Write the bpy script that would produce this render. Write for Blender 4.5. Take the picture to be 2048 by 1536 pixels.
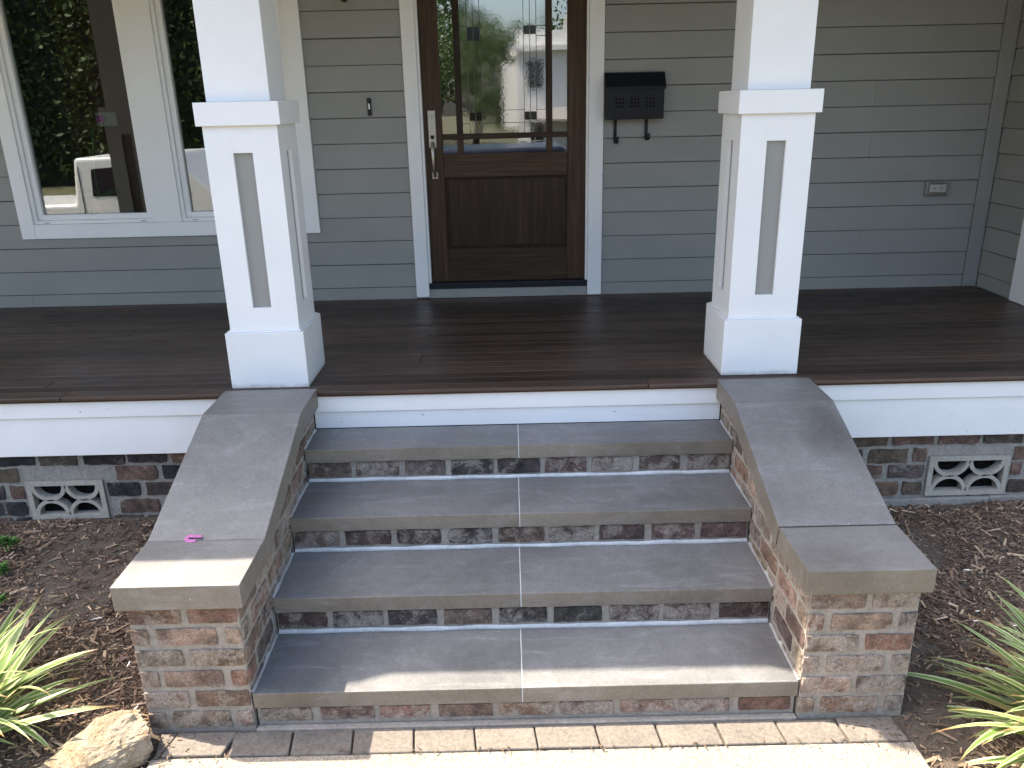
import bpy, bmesh, math, random
import numpy as np
from mathutils import Vector, Matrix, noise
for o in list(bpy.data.objects): bpy.data.objects.remove(o, do_unlink=True)
SC = bpy.context.scene
COL = SC.collection
R = math.radians
random.seed(7)

# ------------------------------------------------------------------ camera
cam_d = bpy.data.cameras.new('camera'); cam = bpy.data.objects.new('camera', cam_d); COL.objects.link(cam)
cam_d.sensor_width = 36.0; cam_d.lens = 1623.15 / 2048 * 36; cam_d.clip_start = 0.05; cam_d.clip_end = 600
yaw, pitch, roll = 0.00076, 0.33521, -0.02255
cy_, sy_, cp_, sp_ = math.cos(yaw), math.sin(yaw), math.cos(pitch), math.sin(pitch)
fw = Vector((sy_*cp_, cy_*cp_, -sp_)); rt = Vector((cy_, -sy_, 0)); up = rt.cross(fw)
r2 = math.cos(roll)*rt + math.sin(roll)*up; u2 = -math.sin(roll)*rt + math.cos(roll)*up
cam.matrix_world = Matrix(((r2.x, u2.x, -fw.x, -0.026), (r2.y, u2.y, -fw.y, -2.3608), (r2.z, u2.z, -fw.z, 2.1148), (0, 0, 0, 1)))
SC.camera = cam
# ------------------------------------------------------------------ sky, sun, exposure
TOSUN = Vector((-0.64, 0.185, 1.0)).normalized()
W = bpy.data.worlds.new('World'); SC.world = W; W.use_nodes = True
nt = W.node_tree; bg = nt.nodes['Background']
sky = nt.nodes.new('ShaderNodeTexSky'); sky.sky_type = 'NISHITA'; sky.sun_disc = False
sky.sun_elevation = math.asin(TOSUN.z); sky.sun_rotation = math.atan2(TOSUN.x, TOSUN.y) % (2*math.pi)
sky.air_density = 1.0; sky.dust_density = 3.5; sky.ozone_density = 0.6
nt.links.new(sky.outputs[0], bg.inputs[0]); bg.inputs[1].default_value = 0.15
sd = bpy.data.lights.new('sun', 'SUN'); sd.energy = 3.7; sd.angle = R(0.53); sd.color = (1.0, 0.90, 0.75)
so = bpy.data.objects.new('sun', sd); COL.objects.link(so); so.rotation_euler = TOSUN.to_track_quat('Z', 'Y').to_euler(); so.location = (-6, 3, 10)
SC.view_settings.view_transform = 'Standard'; SC.view_settings.look = 'None'
SC.view_settings.gamma = 1.0; SC.view_settings.exposure = 2.12; SC.view_settings.use_curve_mapping = False

# ------------------------------------------------------------------ material helpers
def nodes(m): return m.node_tree.nodes, m.node_tree.links
def mk(name, rough=0.6, spec=0.5):
    m = bpy.data.materials.new(name); m.use_nodes = True
    b = m.node_tree.nodes['Principled BSDF']; b.inputs['Roughness'].default_value = rough
    b.inputs['Specular IOR Level'].default_value = spec
    return m, b
def coords(m, scale=(1,1,1), kind='Object', rnd=False):
    N, L = nodes(m); tc = N.new('ShaderNodeTexCoord'); mp = N.new('ShaderNodeMapping'); mp.inputs['Scale'].default_value = scale
    L.new(tc.outputs[kind], mp.inputs[0])
    if rnd:
        oi = N.new('ShaderNodeObjectInfo'); v = N.new('ShaderNodeVectorMath'); v.operation = 'SCALE'
        cx = N.new('ShaderNodeCombineXYZ')
        for i in range(3): L.new(oi.outputs['Random'], cx.inputs[i])
        L.new(cx.outputs[0], v.inputs[0]); v.inputs['Scale'].default_value = 37.0
        L.new(v.outputs[0], mp.inputs['Location'])
    return mp.outputs[0]
def tex(m, vec, scale, detail=6, rough=0.6, dist=0.0):
    N, L = nodes(m); n = N.new('ShaderNodeTexNoise'); n.inputs['Scale'].default_value = scale
    n.inputs['Detail'].default_value = detail; n.inputs['Roughness'].default_value = rough; n.inputs['Distortion'].default_value = dist
    L.new(vec, n.inputs['Vector']); return n.outputs[0]
def ramp(m, fac, stops):
    N, L = nodes(m); r = N.new('ShaderNodeValToRGB'); e = r.color_ramp.elements
    e[0].position, e[0].color = stops[0][0], (*stops[0][1], 1); e[1].position, e[1].color = stops[-1][0], (*stops[-1][1], 1)
    for p, c in stops[1:-1]:
        x = e.new(p); x.color = (*c, 1)
    L.new(fac, r.inputs[0]); return r.outputs[0]
def mix(m, fac, a, b, mode='MIX'):
    N, L = nodes(m); x = N.new('ShaderNodeMix'); x.data_type = 'RGBA'; x.blend_type = mode; x.clamp_factor = True
    for s, v in ((0, fac), (6, a), (7, b)):
        if isinstance(v, (int, float)): x.inputs[s].default_value = v
        elif isinstance(v, tuple): x.inputs[s].default_value = (*v, 1)
        else: L.new(v, x.inputs[s])
    return x.outputs[2]
def mth(m, op, a, b=0.0, clamp=False):
    N, L = nodes(m); x = N.new('ShaderNodeMath'); x.operation = op; x.use_clamp = clamp
    for i, v in enumerate((a, b)):
        if isinstance(v, (int, float)): x.inputs[i].default_value = v
        else: L.new(v, x.inputs[i])
    return x.outputs[0]
def bump(m, b, h, strength=0.3, dist=0.01):
    N, L = nodes(m); x = N.new('ShaderNodeBump'); x.inputs['Strength'].default_value = strength; x.inputs['Distance'].default_value = dist
    L.new(h, x.inputs['Height']); L.new(x.outputs[0], b.inputs['Normal'])
def link(m, o, i): m.node_tree.links.new(o, i)
G = lambda v: (v, v, v)

def paint(name, col, var=0.08, rough=0.5, dirt=0.15, bs=0.08, spots=False):
    m, b = mk(name, rough, 0.4); v = coords(m, (1,1,1), 'Object', True)
    n = tex(m, v, 3.0, 5); c = ramp(m, n, [(0.3, tuple(x*(1-var) for x in col)), (0.7, tuple(min(1, x*(1+var*0.4)) for x in col))])
    oi = nodes(m)[0].new('ShaderNodeObjectInfo'); c = mix(m, 1.0, c, ramp(m, oi.outputs['Random'], [(0, G(1-var*0.6)), (1, G(1.0))]), 'MULTIPLY')
    n2 = tex(m, v, 16.0, 8, 0.7); d = ramp(m, n2, [(0.60, G(0)), (0.80, G(1))])
    c = mix(m, mth(m, 'MULTIPLY', d, dirt), c, tuple(x*0.55 for x in col))
    if spots:      # dried mortar spatter and knocks
        vo = nodes(m)[0].new('ShaderNodeTexVoronoi'); vo.inputs['Scale'].default_value = 13; link(m, coords(m, (1, 1, 1.6), 'Object', True), vo.inputs['Vector'])
        vs = nodes(m)[0].new('ShaderNodeSeparateXYZ'); link(m, vo.outputs['Color'], vs.inputs[0]); rad = mth(m, 'MULTIPLY', mth(m, 'POWER', vs.outputs[0], 2.2), 0.085)
        f = mth(m, 'MULTIPLY', mth(m, 'LESS_THAN', vo.outputs['Distance'], rad), 0.8); c = mix(m, f, c, (0.20, 0.19, 0.18))
    link(m, c, b.inputs['Base Color'])
    bump(m, b, tex(m, v, 90, 4), bs, 0.003); return m
M = {}
M['white'] = paint('white_paint', (0.76, 0.755, 0.74), 0.04, 0.42, 0.10)
M['white_worn'] = paint('scuffed_white_paint', (0.74, 0.735, 0.72), 0.05, 0.45, 0.28, 0.08, True)
M['white_base'] = paint('white_column_base', (0.74, 0.735, 0.72), 0.05, 0.45, 0.22, 0.08, True)
def splash(m):       # mud splashed along the foot of the base
    N, L = nodes(m); b = N['Principled BSDF']; src = b.inputs['Base Color'].links[0].from_socket; tc = N.new('ShaderNodeTexCoord'); sx = N.new('ShaderNodeSeparateXYZ'); L.new(tc.outputs['Object'], sx.inputs[0])
    h = ramp(m, mth(m, 'ADD', mth(m, 'MULTIPLY', sx.outputs[2], 6.0), 1.0), [(0.19, G(1)), (0.45, G(0))]); n = tex(m, coords(m, (1, 1, 1), 'Object', True), 22, 8, 0.75)
    f = mth(m, 'MULTIPLY', ramp(m, mth(m, 'MULTIPLY', h, n), [(0.22, G(0)), (0.5, G(1))]), 0.6); L.new(mix(m, f, src, (0.33, 0.29, 0.24)), b.inputs['Base Color'])
splash(M['white_base'])
M['siding'] = paint('sage_grey_siding_paint', (0.265, 0.263, 0.242), 0.08, 0.55, 0.12)
M['panel'] = paint('sage_grey_panel_paint', (0.265, 0.262, 0.238), 0.04, 0.55, 0.05)
M['ceil'] = paint('porch_ceiling_paint', (0.62, 0.66, 0.66), 0.04, 0.6, 0.05)
# stone slabs: dusty grey, streaked with pale scuffs
def stone(name, col, scuff=0.35):
    m, b = mk(name, 0.52, 0.45); v = coords(m, (1,1,1), 'Object', True)
    n = tex(m, v, 2.2, 7, 0.62); c = ramp(m, n, [(0.30, tuple(x*0.72 for x in col)), (0.5, col), (0.70, tuple(x*1.22 for x in col))])
    v2 = coords(m, (1.2, 7, 4), 'Object', True); s = tex(m, v2, 2.6, 9, 0.72, 0.6); s = ramp(m, s, [(0.53, G(0)), (0.62, G(0.45)), (0.76, G(1))])
    n3 = tex(m, v, 4.5, 6, 0.6, 1.2); p = ramp(m, n3, [(0.56, G(0)), (0.75, G(1))])
    f = mth(m, 'MAXIMUM', mth(m, 'MULTIPLY', s, scuff), mth(m, 'MULTIPLY', p, scuff*0.55))
    c = mix(m, f, c, (0.46, 0.46, 0.46))
    vo = nodes(m)[0].new('ShaderNodeTexVoronoi'); vo.inputs['Scale'].default_value = 11; link(m, v, vo.inputs['Vector'])
    sp = ramp(m, vo.outputs['Distance'], [(0.015, G(1)), (0.035, G(0))])
    c = mix(m, mth(m, 'MULTIPLY', sp, 0.55), c, (0.6, 0.6, 0.58))
    fine = tex(m, v, 140, 3); c = mix(m, 0.55, c, ramp(m, fine, [(0.3, G(0.72)), (0.7, G(1.25))]), 'MULTIPLY'); gr = tex(m, v, 28, 9, 0.8); c = mix(m, 0.6, c, ramp(m, gr, [(0.3, G(0.78)), (0.7, G(1.2))]), 'MULTIPLY'); link(m, c, b.inputs['Base Color'])
    r = ramp(m, n, [(0.3, G(0.40)), (0.7, G(0.58))]); link(m, r, b.inputs['Roughness'])
    bump(m, b, fine, 0.10, 0.002); return m
M['stone'] = stone('grey_stone_slab', (0.158, 0.155, 0.151), 0.30)
M['stone3'] = stone('soot_stained_stone_cap', (0.168, 0.162, 0.152), 0.22)
M['stone2'] = stone('grey_stone_cap', (0.168, 0.162, 0.152), 0.22)
def soot(m):     # one dark handling stain with its own outline, near the upper outer edge
    N, L = nodes(m); b = N['Principled BSDF']; src = b.inputs['Base Color'].links[0].from_socket
    tc = N.new('ShaderNodeTexCoord'); mp = N.new('ShaderNodeMapping'); mp.inputs['Location'].default_value = (-0.13*5.5, -0.42*3.2, -0.14*3); mp.inputs['Scale'].default_value = (5.5, 3.2, 3)
    L.new(tc.outputs['Object'], mp.inputs[0]); g = N.new('ShaderNodeTexGradient'); g.gradient_type = 'SPHERICAL'; L.new(mp.outputs[0], g.inputs[0])
    n = tex(m, tc.outputs['Object'], 9, 7, 0.7, 0.8); f = ramp(m, mth(m, 'MULTIPLY', g.outputs[1], n), [(0.08, G(0)), (0.42, G(1))])
    L.new(mix(m, mth(m, 'MULTIPLY', f, 0.55), src, (0.045, 0.038, 0.034)), b.inputs['Base Color'])
soot(M['stone3'])
M['stone_bounce'] = stone('bounce_tinted_stone_edge', (0.170, 0.147, 0.116), 0.22)
def tint_sides(o):      # slab sides coloured browner to paint in the warm bounce from the walkway
    o.data.materials.append(M['stone_bounce'])
    for p in o.data.polygons: p.material_index = 1 if abs(p.normal.z) < 0.6 else 0
# brick: colour from the object's own colour, lime smears from its alpha
def brickmat():
    m, b = mk('old_brick', 0.88, 0.25); N, L = nodes(m); oi = N.new('ShaderNodeObjectInfo'); v = coords(m, (1,1,1), 'Object', True)
    n = tex(m, v, 16, 7, 0.7); k = ramp(m, n, [(0.30, G(0.40)), (0.5, G(1.0)), (0.70, G(1.7))])
    c = mix(m, 1.0, oi.outputs['Color'], k, 'MULTIPLY')
    nb = tex(m, v, 7, 4, 0.6); c = mix(m, mth(m, 'MULTIPLY', ramp(m, nb, [(0.5, G(0)), (0.62, G(1))]), 0.30), c, (0.075, 0.058, 0.050))
    sm = tex(m, v, 13, 9, 0.75, 0.5); f = mth(m, 'ADD', sm, mth(m, 'MULTIPLY', oi.outputs['Alpha'], 0.17))
    f = ramp(m, f, [(0.62, G(0)), (0.74, G(0.8)), (0.84, G(1))]); c = mix(m, mth(m, 'MULTIPLY', f, 0.75), c, (0.36, 0.315, 0.26))
    sp = tex(m, v, 120, 3, 0.6); c = mix(m, 0.5, c, ramp(m, sp, [(0.33, G(0.45)), (0.5, G(1.0)), (0.68, G(1.7))]), 'MULTIPLY'); link(m, c, b.inputs['Base Color'])
    h = mth(m, 'ADD', tex(m, v, 40, 6, 0.7), mth(m, 'MULTIPLY', n, 1.5)); bump(m, b, h, 0.9, 0.010); return m
M['brick'] = brickmat()
def mortar(name, col, b_=0.8):
    m, b = mk(name, 0.92, 0.2); v = coords(m)
    n = tex(m, v, 6, 8, 0.7); c = ramp(m, n, [(0.25, tuple(x*0.62 for x in col)), (0.5, col), (0.75, tuple(min(1, x*1.25) for x in col))])
    n2 = tex(m, v, 60, 4, 0.7); c = mix(m, 0.25, c, ramp(m, n2, [(0.3, G(0.12)), (0.7, G(0.55))])); link(m, c, b.inputs['Base Color'])
    bump(m, b, mth(m, 'ADD', tex(m, v, 30, 7, 0.75), n), b_, 0.010); return m
M['mortar'] = mortar('tan_mortar', (0.30, 0.252, 0.190), 0.5)
M['mortar_g'] = mortar('rough_grey_mortar', (0.245, 0.225, 0.188), 1.0)
M['grout_d'] = mortar('dusty_grout', (0.40, 0.385, 0.36), 0.5)
M['grout'] = mortar('white_grout', (0.62, 0.62, 0.60), 0.4)
def wood(name, cols, rough, sx=(0.6, 14, 14), sc=4.0, spec=0.5, dust=0.10):
    m, b = mk(name, rough, spec); v = coords(m, sx, 'Object', True)
    N, L = nodes(m); oi = N.new('ShaderNodeObjectInfo')
    n = tex(m, v, sc, 9, 0.7, 0.5); c = ramp(m, n, [(0.25, cols[0]), (0.5, cols[1]), (0.78, cols[2])])
    k = ramp(m, oi.outputs['Random'], [(0.0, G(0.60)), (1.0, G(1.45))]); c = mix(m, 1.0, c, k, 'MULTIPLY')
    w = coords(m, (1,1,1), 'Object', True); d = tex(m, w, 9, 9, 0.75, 0.4); d = ramp(m, d, [(0.62, G(0)), (0.80, G(1))])
    c = mix(m, mth(m, 'MULTIPLY', d, dust), c, (0.26, 0.24, 0.22)); link(m, c, b.inputs['Base Color'])
    rg = tex(m, w, 3, 5); link(m, ramp(m, rg, [(0.3, G(rough-0.08)), (0.7, G(rough+0.14))]), b.inputs['Roughness'])
    bump(m, b, n, 0.18, 0.003); return m
M['deck'] = wood('dark_stained_deck_wood', ((0.020, 0.012, 0.009), (0.052, 0.032, 0.023), (0.104, 0.062, 0.042)), 0.40, (0.5, 18, 18), 4.0, 0.4)
M['deck_edge'] = wood('worn_deck_nosing', ((0.045, 0.024, 0.013), (0.085, 0.046, 0.026), (0.15, 0.085, 0.05)), 0.5, (0.5, 18, 18), 4.0, 0.4)
M['door_v'] = wood('door_wood_vertical', ((0.012, 0.007, 0.004), (0.036, 0.020, 0.010), (0.075, 0.044, 0.022)), 0.5, (18, 18, 0.7), 3.0, 0.22, 0.05)
M['door_h'] = wood('door_wood_horizontal', ((0.014, 0.008, 0.005), (0.040, 0.022, 0.011), (0.082, 0.049, 0.025)), 0.5, (0.7, 18, 18), 3.0, 0.22, 0.05)
def simple(name, col, rough=0.5, metal=0.0, var=0.12, sc=12, bmp=0.1):
    m, b = mk(name, rough); b.inputs['Metallic'].default_value = metal; v = coords(m, (1,1,1), 'Object', True)
    c = ramp(m, tex(m, v, sc, 5), [(0.3, tuple(x*(1-var) for x in col)), (0.7, tuple(min(1, x*(1+var)) for x in col))]); link(m, c, b.inputs['Base Color'])
    bump(m, b, tex(m, v, sc*6, 3), bmp, 0.002); return m
M['black'] = simple('black_painted_metal', (0.006, 0.007, 0.010), 0.42)
M['black2'] = simple('black_satin_metal', (0.014, 0.014, 0.017), 0.55)
for k_ in ('black', 'black2'): M[k_].node_tree.nodes['Principled BSDF'].inputs['Specular IOR Level'].default_value = 0.22
M['nickel'] = simple('satin_nickel', (0.42, 0.38, 0.32), 0.34, 1.0, 0.06)
M['dark'] = simple('dark_void', (0.012, 0.012, 0.012), 0.9)
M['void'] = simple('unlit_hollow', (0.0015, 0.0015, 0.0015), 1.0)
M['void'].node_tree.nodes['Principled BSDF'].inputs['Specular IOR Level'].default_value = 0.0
M['lead'] = simple('lead_came', (0.05, 0.052, 0.055), 0.45, 0.6)
M['greyplastic'] = simple('grey_plastic', (0.22, 0.21, 0.195), 0.5)
M['pink'] = simple('pink_plastic', (0.36, 0.09, 0.27), 0.4)
M['vent'] = mortar('cast_vent_concrete', (0.33, 0.30, 0.235), 0.25)
M['maroon'] = simple('maroon_wall_paint', (0.16, 0.035, 0.032), 0.7)
M['room'] = simple('room_wall_paint', (0.22, 0.20, 0.17), 0.8)
M['asphalt'] = simple('asphalt', (0.055, 0.055, 0.055), 0.9, 0, 0.2, 20)
def concrete():
    m, b = mk('exposed_aggregate_concrete', 0.88, 0.25); v = coords(m)
    n = tex(m, v, 3, 7, 0.65); c = ramp(m, n, [(0.3, (0.24, 0.202, 0.155)), (0.7, (0.33, 0.282, 0.222))])
    N, L = nodes(m); vo = N.new('ShaderNodeTexVoronoi'); vo.inputs['Scale'].default_value = 130; L.new(v, vo.inputs['Vector'])
    s = ramp(m, vo.outputs['Color'], [(0.0, (0.10, 0.08, 0.06)), (0.25, (0.28, 0.236, 0.178)), (1.0, (0.40, 0.345, 0.265))])
    c = mix(m, 0.5, c, s); pit = tex(m, v, 210, 2); c = mix(m, ramp(m, pit, [(0.34, G(1)), (0.42, G(0))]), c, (0.07, 0.055, 0.042)); link(m, c, b.inputs['Base Color'])
    bump(m, b, mth(m, 'ADD', vo.outputs['Distance'], pit), 0.5, 0.004); return m
M['concrete'] = concrete()
def paver():
    m, b = mk('concrete_paver', 0.85, 0.25); v = coords(m, (1,1,1), 'Object', True)
    n = tex(m, v, 9, 7, 0.7); c = ramp(m, n, [(0.3, (0.112, 0.100, 0.088)), (0.7, (0.188, 0.165, 0.140))])
    f = tex(m, v, 75, 4, 0.7); c = mix(m, 0.35, c, ramp(m, f, [(0.35, (0.07, 0.058, 0.048)), (0.7, (0.30, 0.25, 0.19))])); link(m, c, b.inputs['Base Color'])
    bump(m, b, mth(m, 'ADD', f, n), 0.5, 0.004); return m
M['paver'] = paver()
def soil():
    m, b = mk('dark_mulch_soil', 0.95, 0.15); v = coords(m)
    n = tex(m, v, 5, 8, 0.7); c = ramp(m, n, [(0.3, (0.12, 0.094, 0.074)), (0.52, (0.22, 0.175, 0.135)), (0.75, (0.33, 0.27, 0.21))])
    f = tex(m, coords(m, (1, 1, 1)), 55, 6, 0.8, 1.0); c = mix(m, 0.5, c, ramp(m, f, [(0.35, (0.05, 0.037, 0.028)), (0.7, (0.29, 0.225, 0.165))])); link(m, c, b.inputs['Base Color'])
    bump(m, b, f, 1.0, 0.02); return m
M['soil'] = soil()
def attrmat(name, rough=0.85, tr=0.0, spec=0.3):
    m, b = mk(name, rough, spec); N, L = nodes(m); a = N.new('ShaderNodeAttribute'); a.attribute_name = 'Col'
    L.new(a.outputs['Color'], b.inputs['Base Color'])
    if tr > 0:
        t = N.new('ShaderNodeBsdfTranslucent'); L.new(a.outputs['Color'], t.inputs[0]); x = N.new('ShaderNodeMixShader'); x.inputs[0].default_value = tr
        L.new(b.outputs[0], x.inputs[1]); L.new(t.outputs[0], x.inputs[2]); L.new(x.outputs[0], N['Material Output'].inputs[0])
    return m
M['chip'] = attrmat('wood_chips', 0.9, 0.0, 0.2)
M['leaf'] = attrmat('leaf_green', 0.55, 0.25)
def blade():
    m, b = mk('variegated_leaf', 0.42, 0.4); N, L = nodes(m); uv = N.new('ShaderNodeUVMap'); s = N.new('ShaderNodeSeparateXYZ'); L.new(uv.outputs[0], s.inputs[0])
    d = mth(m, 'ABSOLUTE', mth(m, 'SUBTRACT', s.outputs[0], 0.5)); v = coords(m, (40, 40, 4), 'Object', True)
    d = mth(m, 'ADD', d, mth(m, 'MULTIPLY', mth(m, 'SUBTRACT', tex(m, v, 2, 3), 0.5), 0.16))
    c = ramp(m, d, [(0.0, (0.22, 0.31, 0.09)), (0.20, (0.17, 0.265, 0.07)), (0.28, (0.52, 0.54, 0.27)), (0.5, (0.62, 0.60, 0.37))])
    oi = N.new('ShaderNodeObjectInfo'); c = mix(m, 1.0, c, ramp(m, oi.outputs['Random'], [(0, (0.75, 0.82, 0.7)), (1, (1.1, 1.1, 1.0))]), 'MULTIPLY')
    tip = ramp(m, mth(m, 'ADD', s.outputs[1], mth(m, 'MULTIPLY', oi.outputs['Random'], 0.12)), [(0.93, G(0)), (1.06, G(1))]); c = mix(m, tip, c, (0.26, 0.16, 0.07))
    old = ramp(m, oi.outputs['Random'], [(0.93, G(0)), (0.94, G(0.8))]); c = mix(m, old, c, (0.33, 0.24, 0.11))
    L.new(c, b.inputs['Base Color']); t = N.new('ShaderNodeBsdfTranslucent'); L.new(c, t.inputs[0]); x = N.new('ShaderNodeMixShader'); x.inputs[0].default_value = 0.3
    L.new(b.outputs[0], x.inputs[1]); L.new(t.outputs[0], x.inputs[2]); L.new(x.outputs[0], N['Material Output'].inputs[0]); return m
M['blade'] = blade()
def rockmat():
    m, b = mk('tan_boulder', 0.85, 0.25); v = coords(m)
    n = tex(m, v, 7, 9, 0.72, 0.8); c = ramp(m, n, [(0.30, (0.24, 0.12, 0.055)), (0.42, (0.46, 0.34, 0.20)), (0.56, (0.60, 0.51, 0.37)), (0.72, (0.42, 0.23, 0.12))])
    f = tex(m, v, 40, 6, 0.75); c = mix(m, 0.3, c, ramp(m, f, [(0.35, (0.05, 0.03, 0.018)), (0.7, (0.42, 0.35, 0.26))])); link(m, c, b.inputs['Base Color'])
    bump(m, b, mth(m, 'ADD', f, n), 1.0, 0.03); return m
M['rock'] = rockmat()
def glass(name, gain, rough, tint, wav=0.0, wsc=60):
    m = bpy.data.materials.new(name); m.use_nodes = True; N, L = nodes(m); N.remove(N['Principled BSDF'])
    fr = N.new('ShaderNodeFresnel'); fr.inputs[0].default_value = 1.52; f = mth(m, 'MULTIPLY', fr.outputs[0], gain, True)
    t = N.new('ShaderNodeBsdfTransparent'); t.inputs[0].default_value = (*tint, 1); g = N.new('ShaderNodeBsdfGlossy'); g.inputs['Roughness'].default_value = rough
    g.inputs[0].default_value = (1, 1, 1, 1)
    if wav > 0:
        v = coords(m); bp = N.new('ShaderNodeBump'); bp.inputs['Strength'].default_value = wav; bp.inputs['Distance'].default_value = 0.004
        L.new(tex(m, v, wsc, 3, 0.5, 0.6), bp.inputs['Height']); L.new(bp.outputs[0], g.inputs['Normal'])
    x = N.new('ShaderNodeMixShader'); L.new(f, x.inputs[0]); L.new(t.outputs[0], x.inputs[1]); L.new(g.outputs[0], x.inputs[2]); L.new(x.outputs[0], N['Material Output'].inputs[0]); return m
M['glass'] = glass('window_glass', 2.6, 0.0, (0.80, 0.84, 0.82), 0.012, 2.5)
M['glass_d'] = glass('clear_bevelled_glass', 4.0, 0.0, (0.6, 0.62, 0.62), 0.02, 4)
M['glass_t'] = glass('hammered_door_glass', 5.0, 0.012, (0.42, 0.44, 0.44), 0.016, 55)

# ------------------------------------------------------------------ mesh helpers
def link_obj(name, me, mat, parent=None):
    o = bpy.data.objects.new(name, me); COL.objects.link(o)
    if mat is not None and not me.materials: me.materials.append(mat)
    if parent is not None: o.parent = parent
    return o
def tag(o, label=None, cat=None, group=None, kind=None):
    if label: o['label'] = label
    if cat: o['category'] = cat
    if group: o['group'] = group
    if kind: o['kind'] = kind
    return o
def thing(name, loc, label, cat, group=None):
    o = bpy.data.objects.new(name, None); COL.objects.link(o); o.location = loc; o.empty_display_size = 0.1
    return tag(o, label, cat, group)
def pydata(name, V, F, smooth=False):
    me = bpy.data.meshes.new(name); me.from_pydata([tuple(v) for v in V], [], F); me.update()
    if smooth:
        for p in me.polygons: p.use_smooth = True
    return me
class MB:
    def __init__(s): s.v = []; s.f = []
    def add(s, V, F):
        n = len(s.v); s.v += [tuple(v) for v in V]; s.f += [tuple(i+n for i in f) for f in F]; return s
    def box(s, x0, x1, y0, y1, z0, z1):
        return s.add([(x0,y0,z0),(x1,y0,z0),(x1,y1,z0),(x0,y1,z0),(x0,y0,z1),(x1,y0,z1),(x1,y1,z1),(x0,y1,z1)],
                     [(0,3,2,1),(4,5,6,7),(0,1,5,4),(1,2,6,5),(2,3,7,6),(3,0,4,7)])
    def prism(s, poly, axis, a, b):
        # poly: 2D outline; extruded along axis between a and b
        n = len(poly); P = []
        for t in (a, b):
            for (p, q) in poly: P.append({'x': (t, p, q), 'y': (p, t, q), 'z': (p, q, t)}[axis])
        F = [tuple(range(n-1, -1, -1)), tuple(range(n, 2*n))] + [(i, (i+1) % n, n+(i+1) % n, n+i) for i in range(n)]
        return s.add(P, F)
    def cyl(s, c, axis, r, h, n=16, r2=None):
        r2 = r if r2 is None else r2; P = []
        for t, rr in ((0, r), (h, r2)):
            for i in range(n):
                a = 2*math.pi*i/n; u, w = rr*math.cos(a), rr*math.sin(a)
                P.append({'x': (c[0]+t, c[1]+u, c[2]+w), 'y': (c[0]+u, c[1]+t, c[2]+w), 'z': (c[0]+u, c[1]+w, c[2]+t)}[axis])
        return s.add(P, [tuple(range(n)), tuple(range(n, 2*n))] + [(i, (i+1) % n, n+(i+1) % n, n+i) for i in range(n)])
    def tube(s, pts, rad, n=8):
        pts = [Vector(p) for p in pts]; base = len(s.v); up_ = Vector((0.3, 0.2, 1))
        for i, p in enumerate(pts):
            t = (pts[min(i+1, len(pts)-1)] - pts[max(i-1, 0)]).normalized(); a = t.cross(up_)
            if a.length < 1e-3: a = t.cross(Vector((1, 0, 0)))
            a.normalize(); b = t.cross(a); r = rad[i] if isinstance(rad, (list, tuple)) else rad
            for k in range(n):
                q = p + a*(r*math.cos(2*math.pi*k/n)) + b*(r*math.sin(2*math.pi*k/n)); s.v.append(tuple(q))
        for i in range(len(pts)-1):
            for k in range(n): s.f.append((base+i*n+k, base+i*n+(k+1) % n, base+(i+1)*n+(k+1) % n, base+(i+1)*n+k))
        s.f.append(tuple(base+k for k in range(n))); s.f.append(tuple(base+(len(pts)-1)*n+k for k in range(n))); return s
    def build(s, name, mat, parent=None, bevel=0.0, seg=2, smooth=False, off=None):
        me = bpy.data.meshes.new(name); V = s.v
        if off is not None: V = [(a-off[0], b-off[1], c-off[2]) for a, b, c in V]
        me.from_pydata(V, [], s.f)
        bm = bmesh.new(); bm.from_mesh(me); bmesh.ops.recalc_face_normals(bm, faces=bm.faces[:])
        if bevel > 0:
            bmesh.ops.bevel(bm, geom=bm.edges[:], offset=bevel, segments=seg, profile=0.5, affect='EDGES', clamp_overlap=True)
        if smooth:
            for f in bm.faces: f.smooth = True
        bm.to_mesh(me); bm.free(); me.update()
        o = link_obj(name, me, mat, parent)
        if off is not None: o.location = off
        return o
def bx(name, x0, x1, y0, y1, z0, z1, mat, parent=None, bevel=0.0, seg=2):
    # box whose object origin is its own centre, parent at world origin
    c = ((x0+x1)/2, (y0+y1)/2, (z0+z1)/2)
    return MB().box(x0, x1, y0, y1, z0, z1).build(name, mat, parent, bevel, seg, off=c)
def root(name, label, cat, group=None, base=(0,0,0)):
    # Empty at the thing's base; parts are authored in world coordinates
    o = thing(name, base, label, cat, group)
    return o
def settle():
    # keep world placement of parts authored in world space under a root with a location
    for o in COL.objects:
        if o.parent is not None and o.parent.type == 'EMPTY' and not o.get('_set'):
            o.matrix_parent_inverse = Matrix.Translation(o.parent.location).inverted(); o['_set'] = 1

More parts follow.
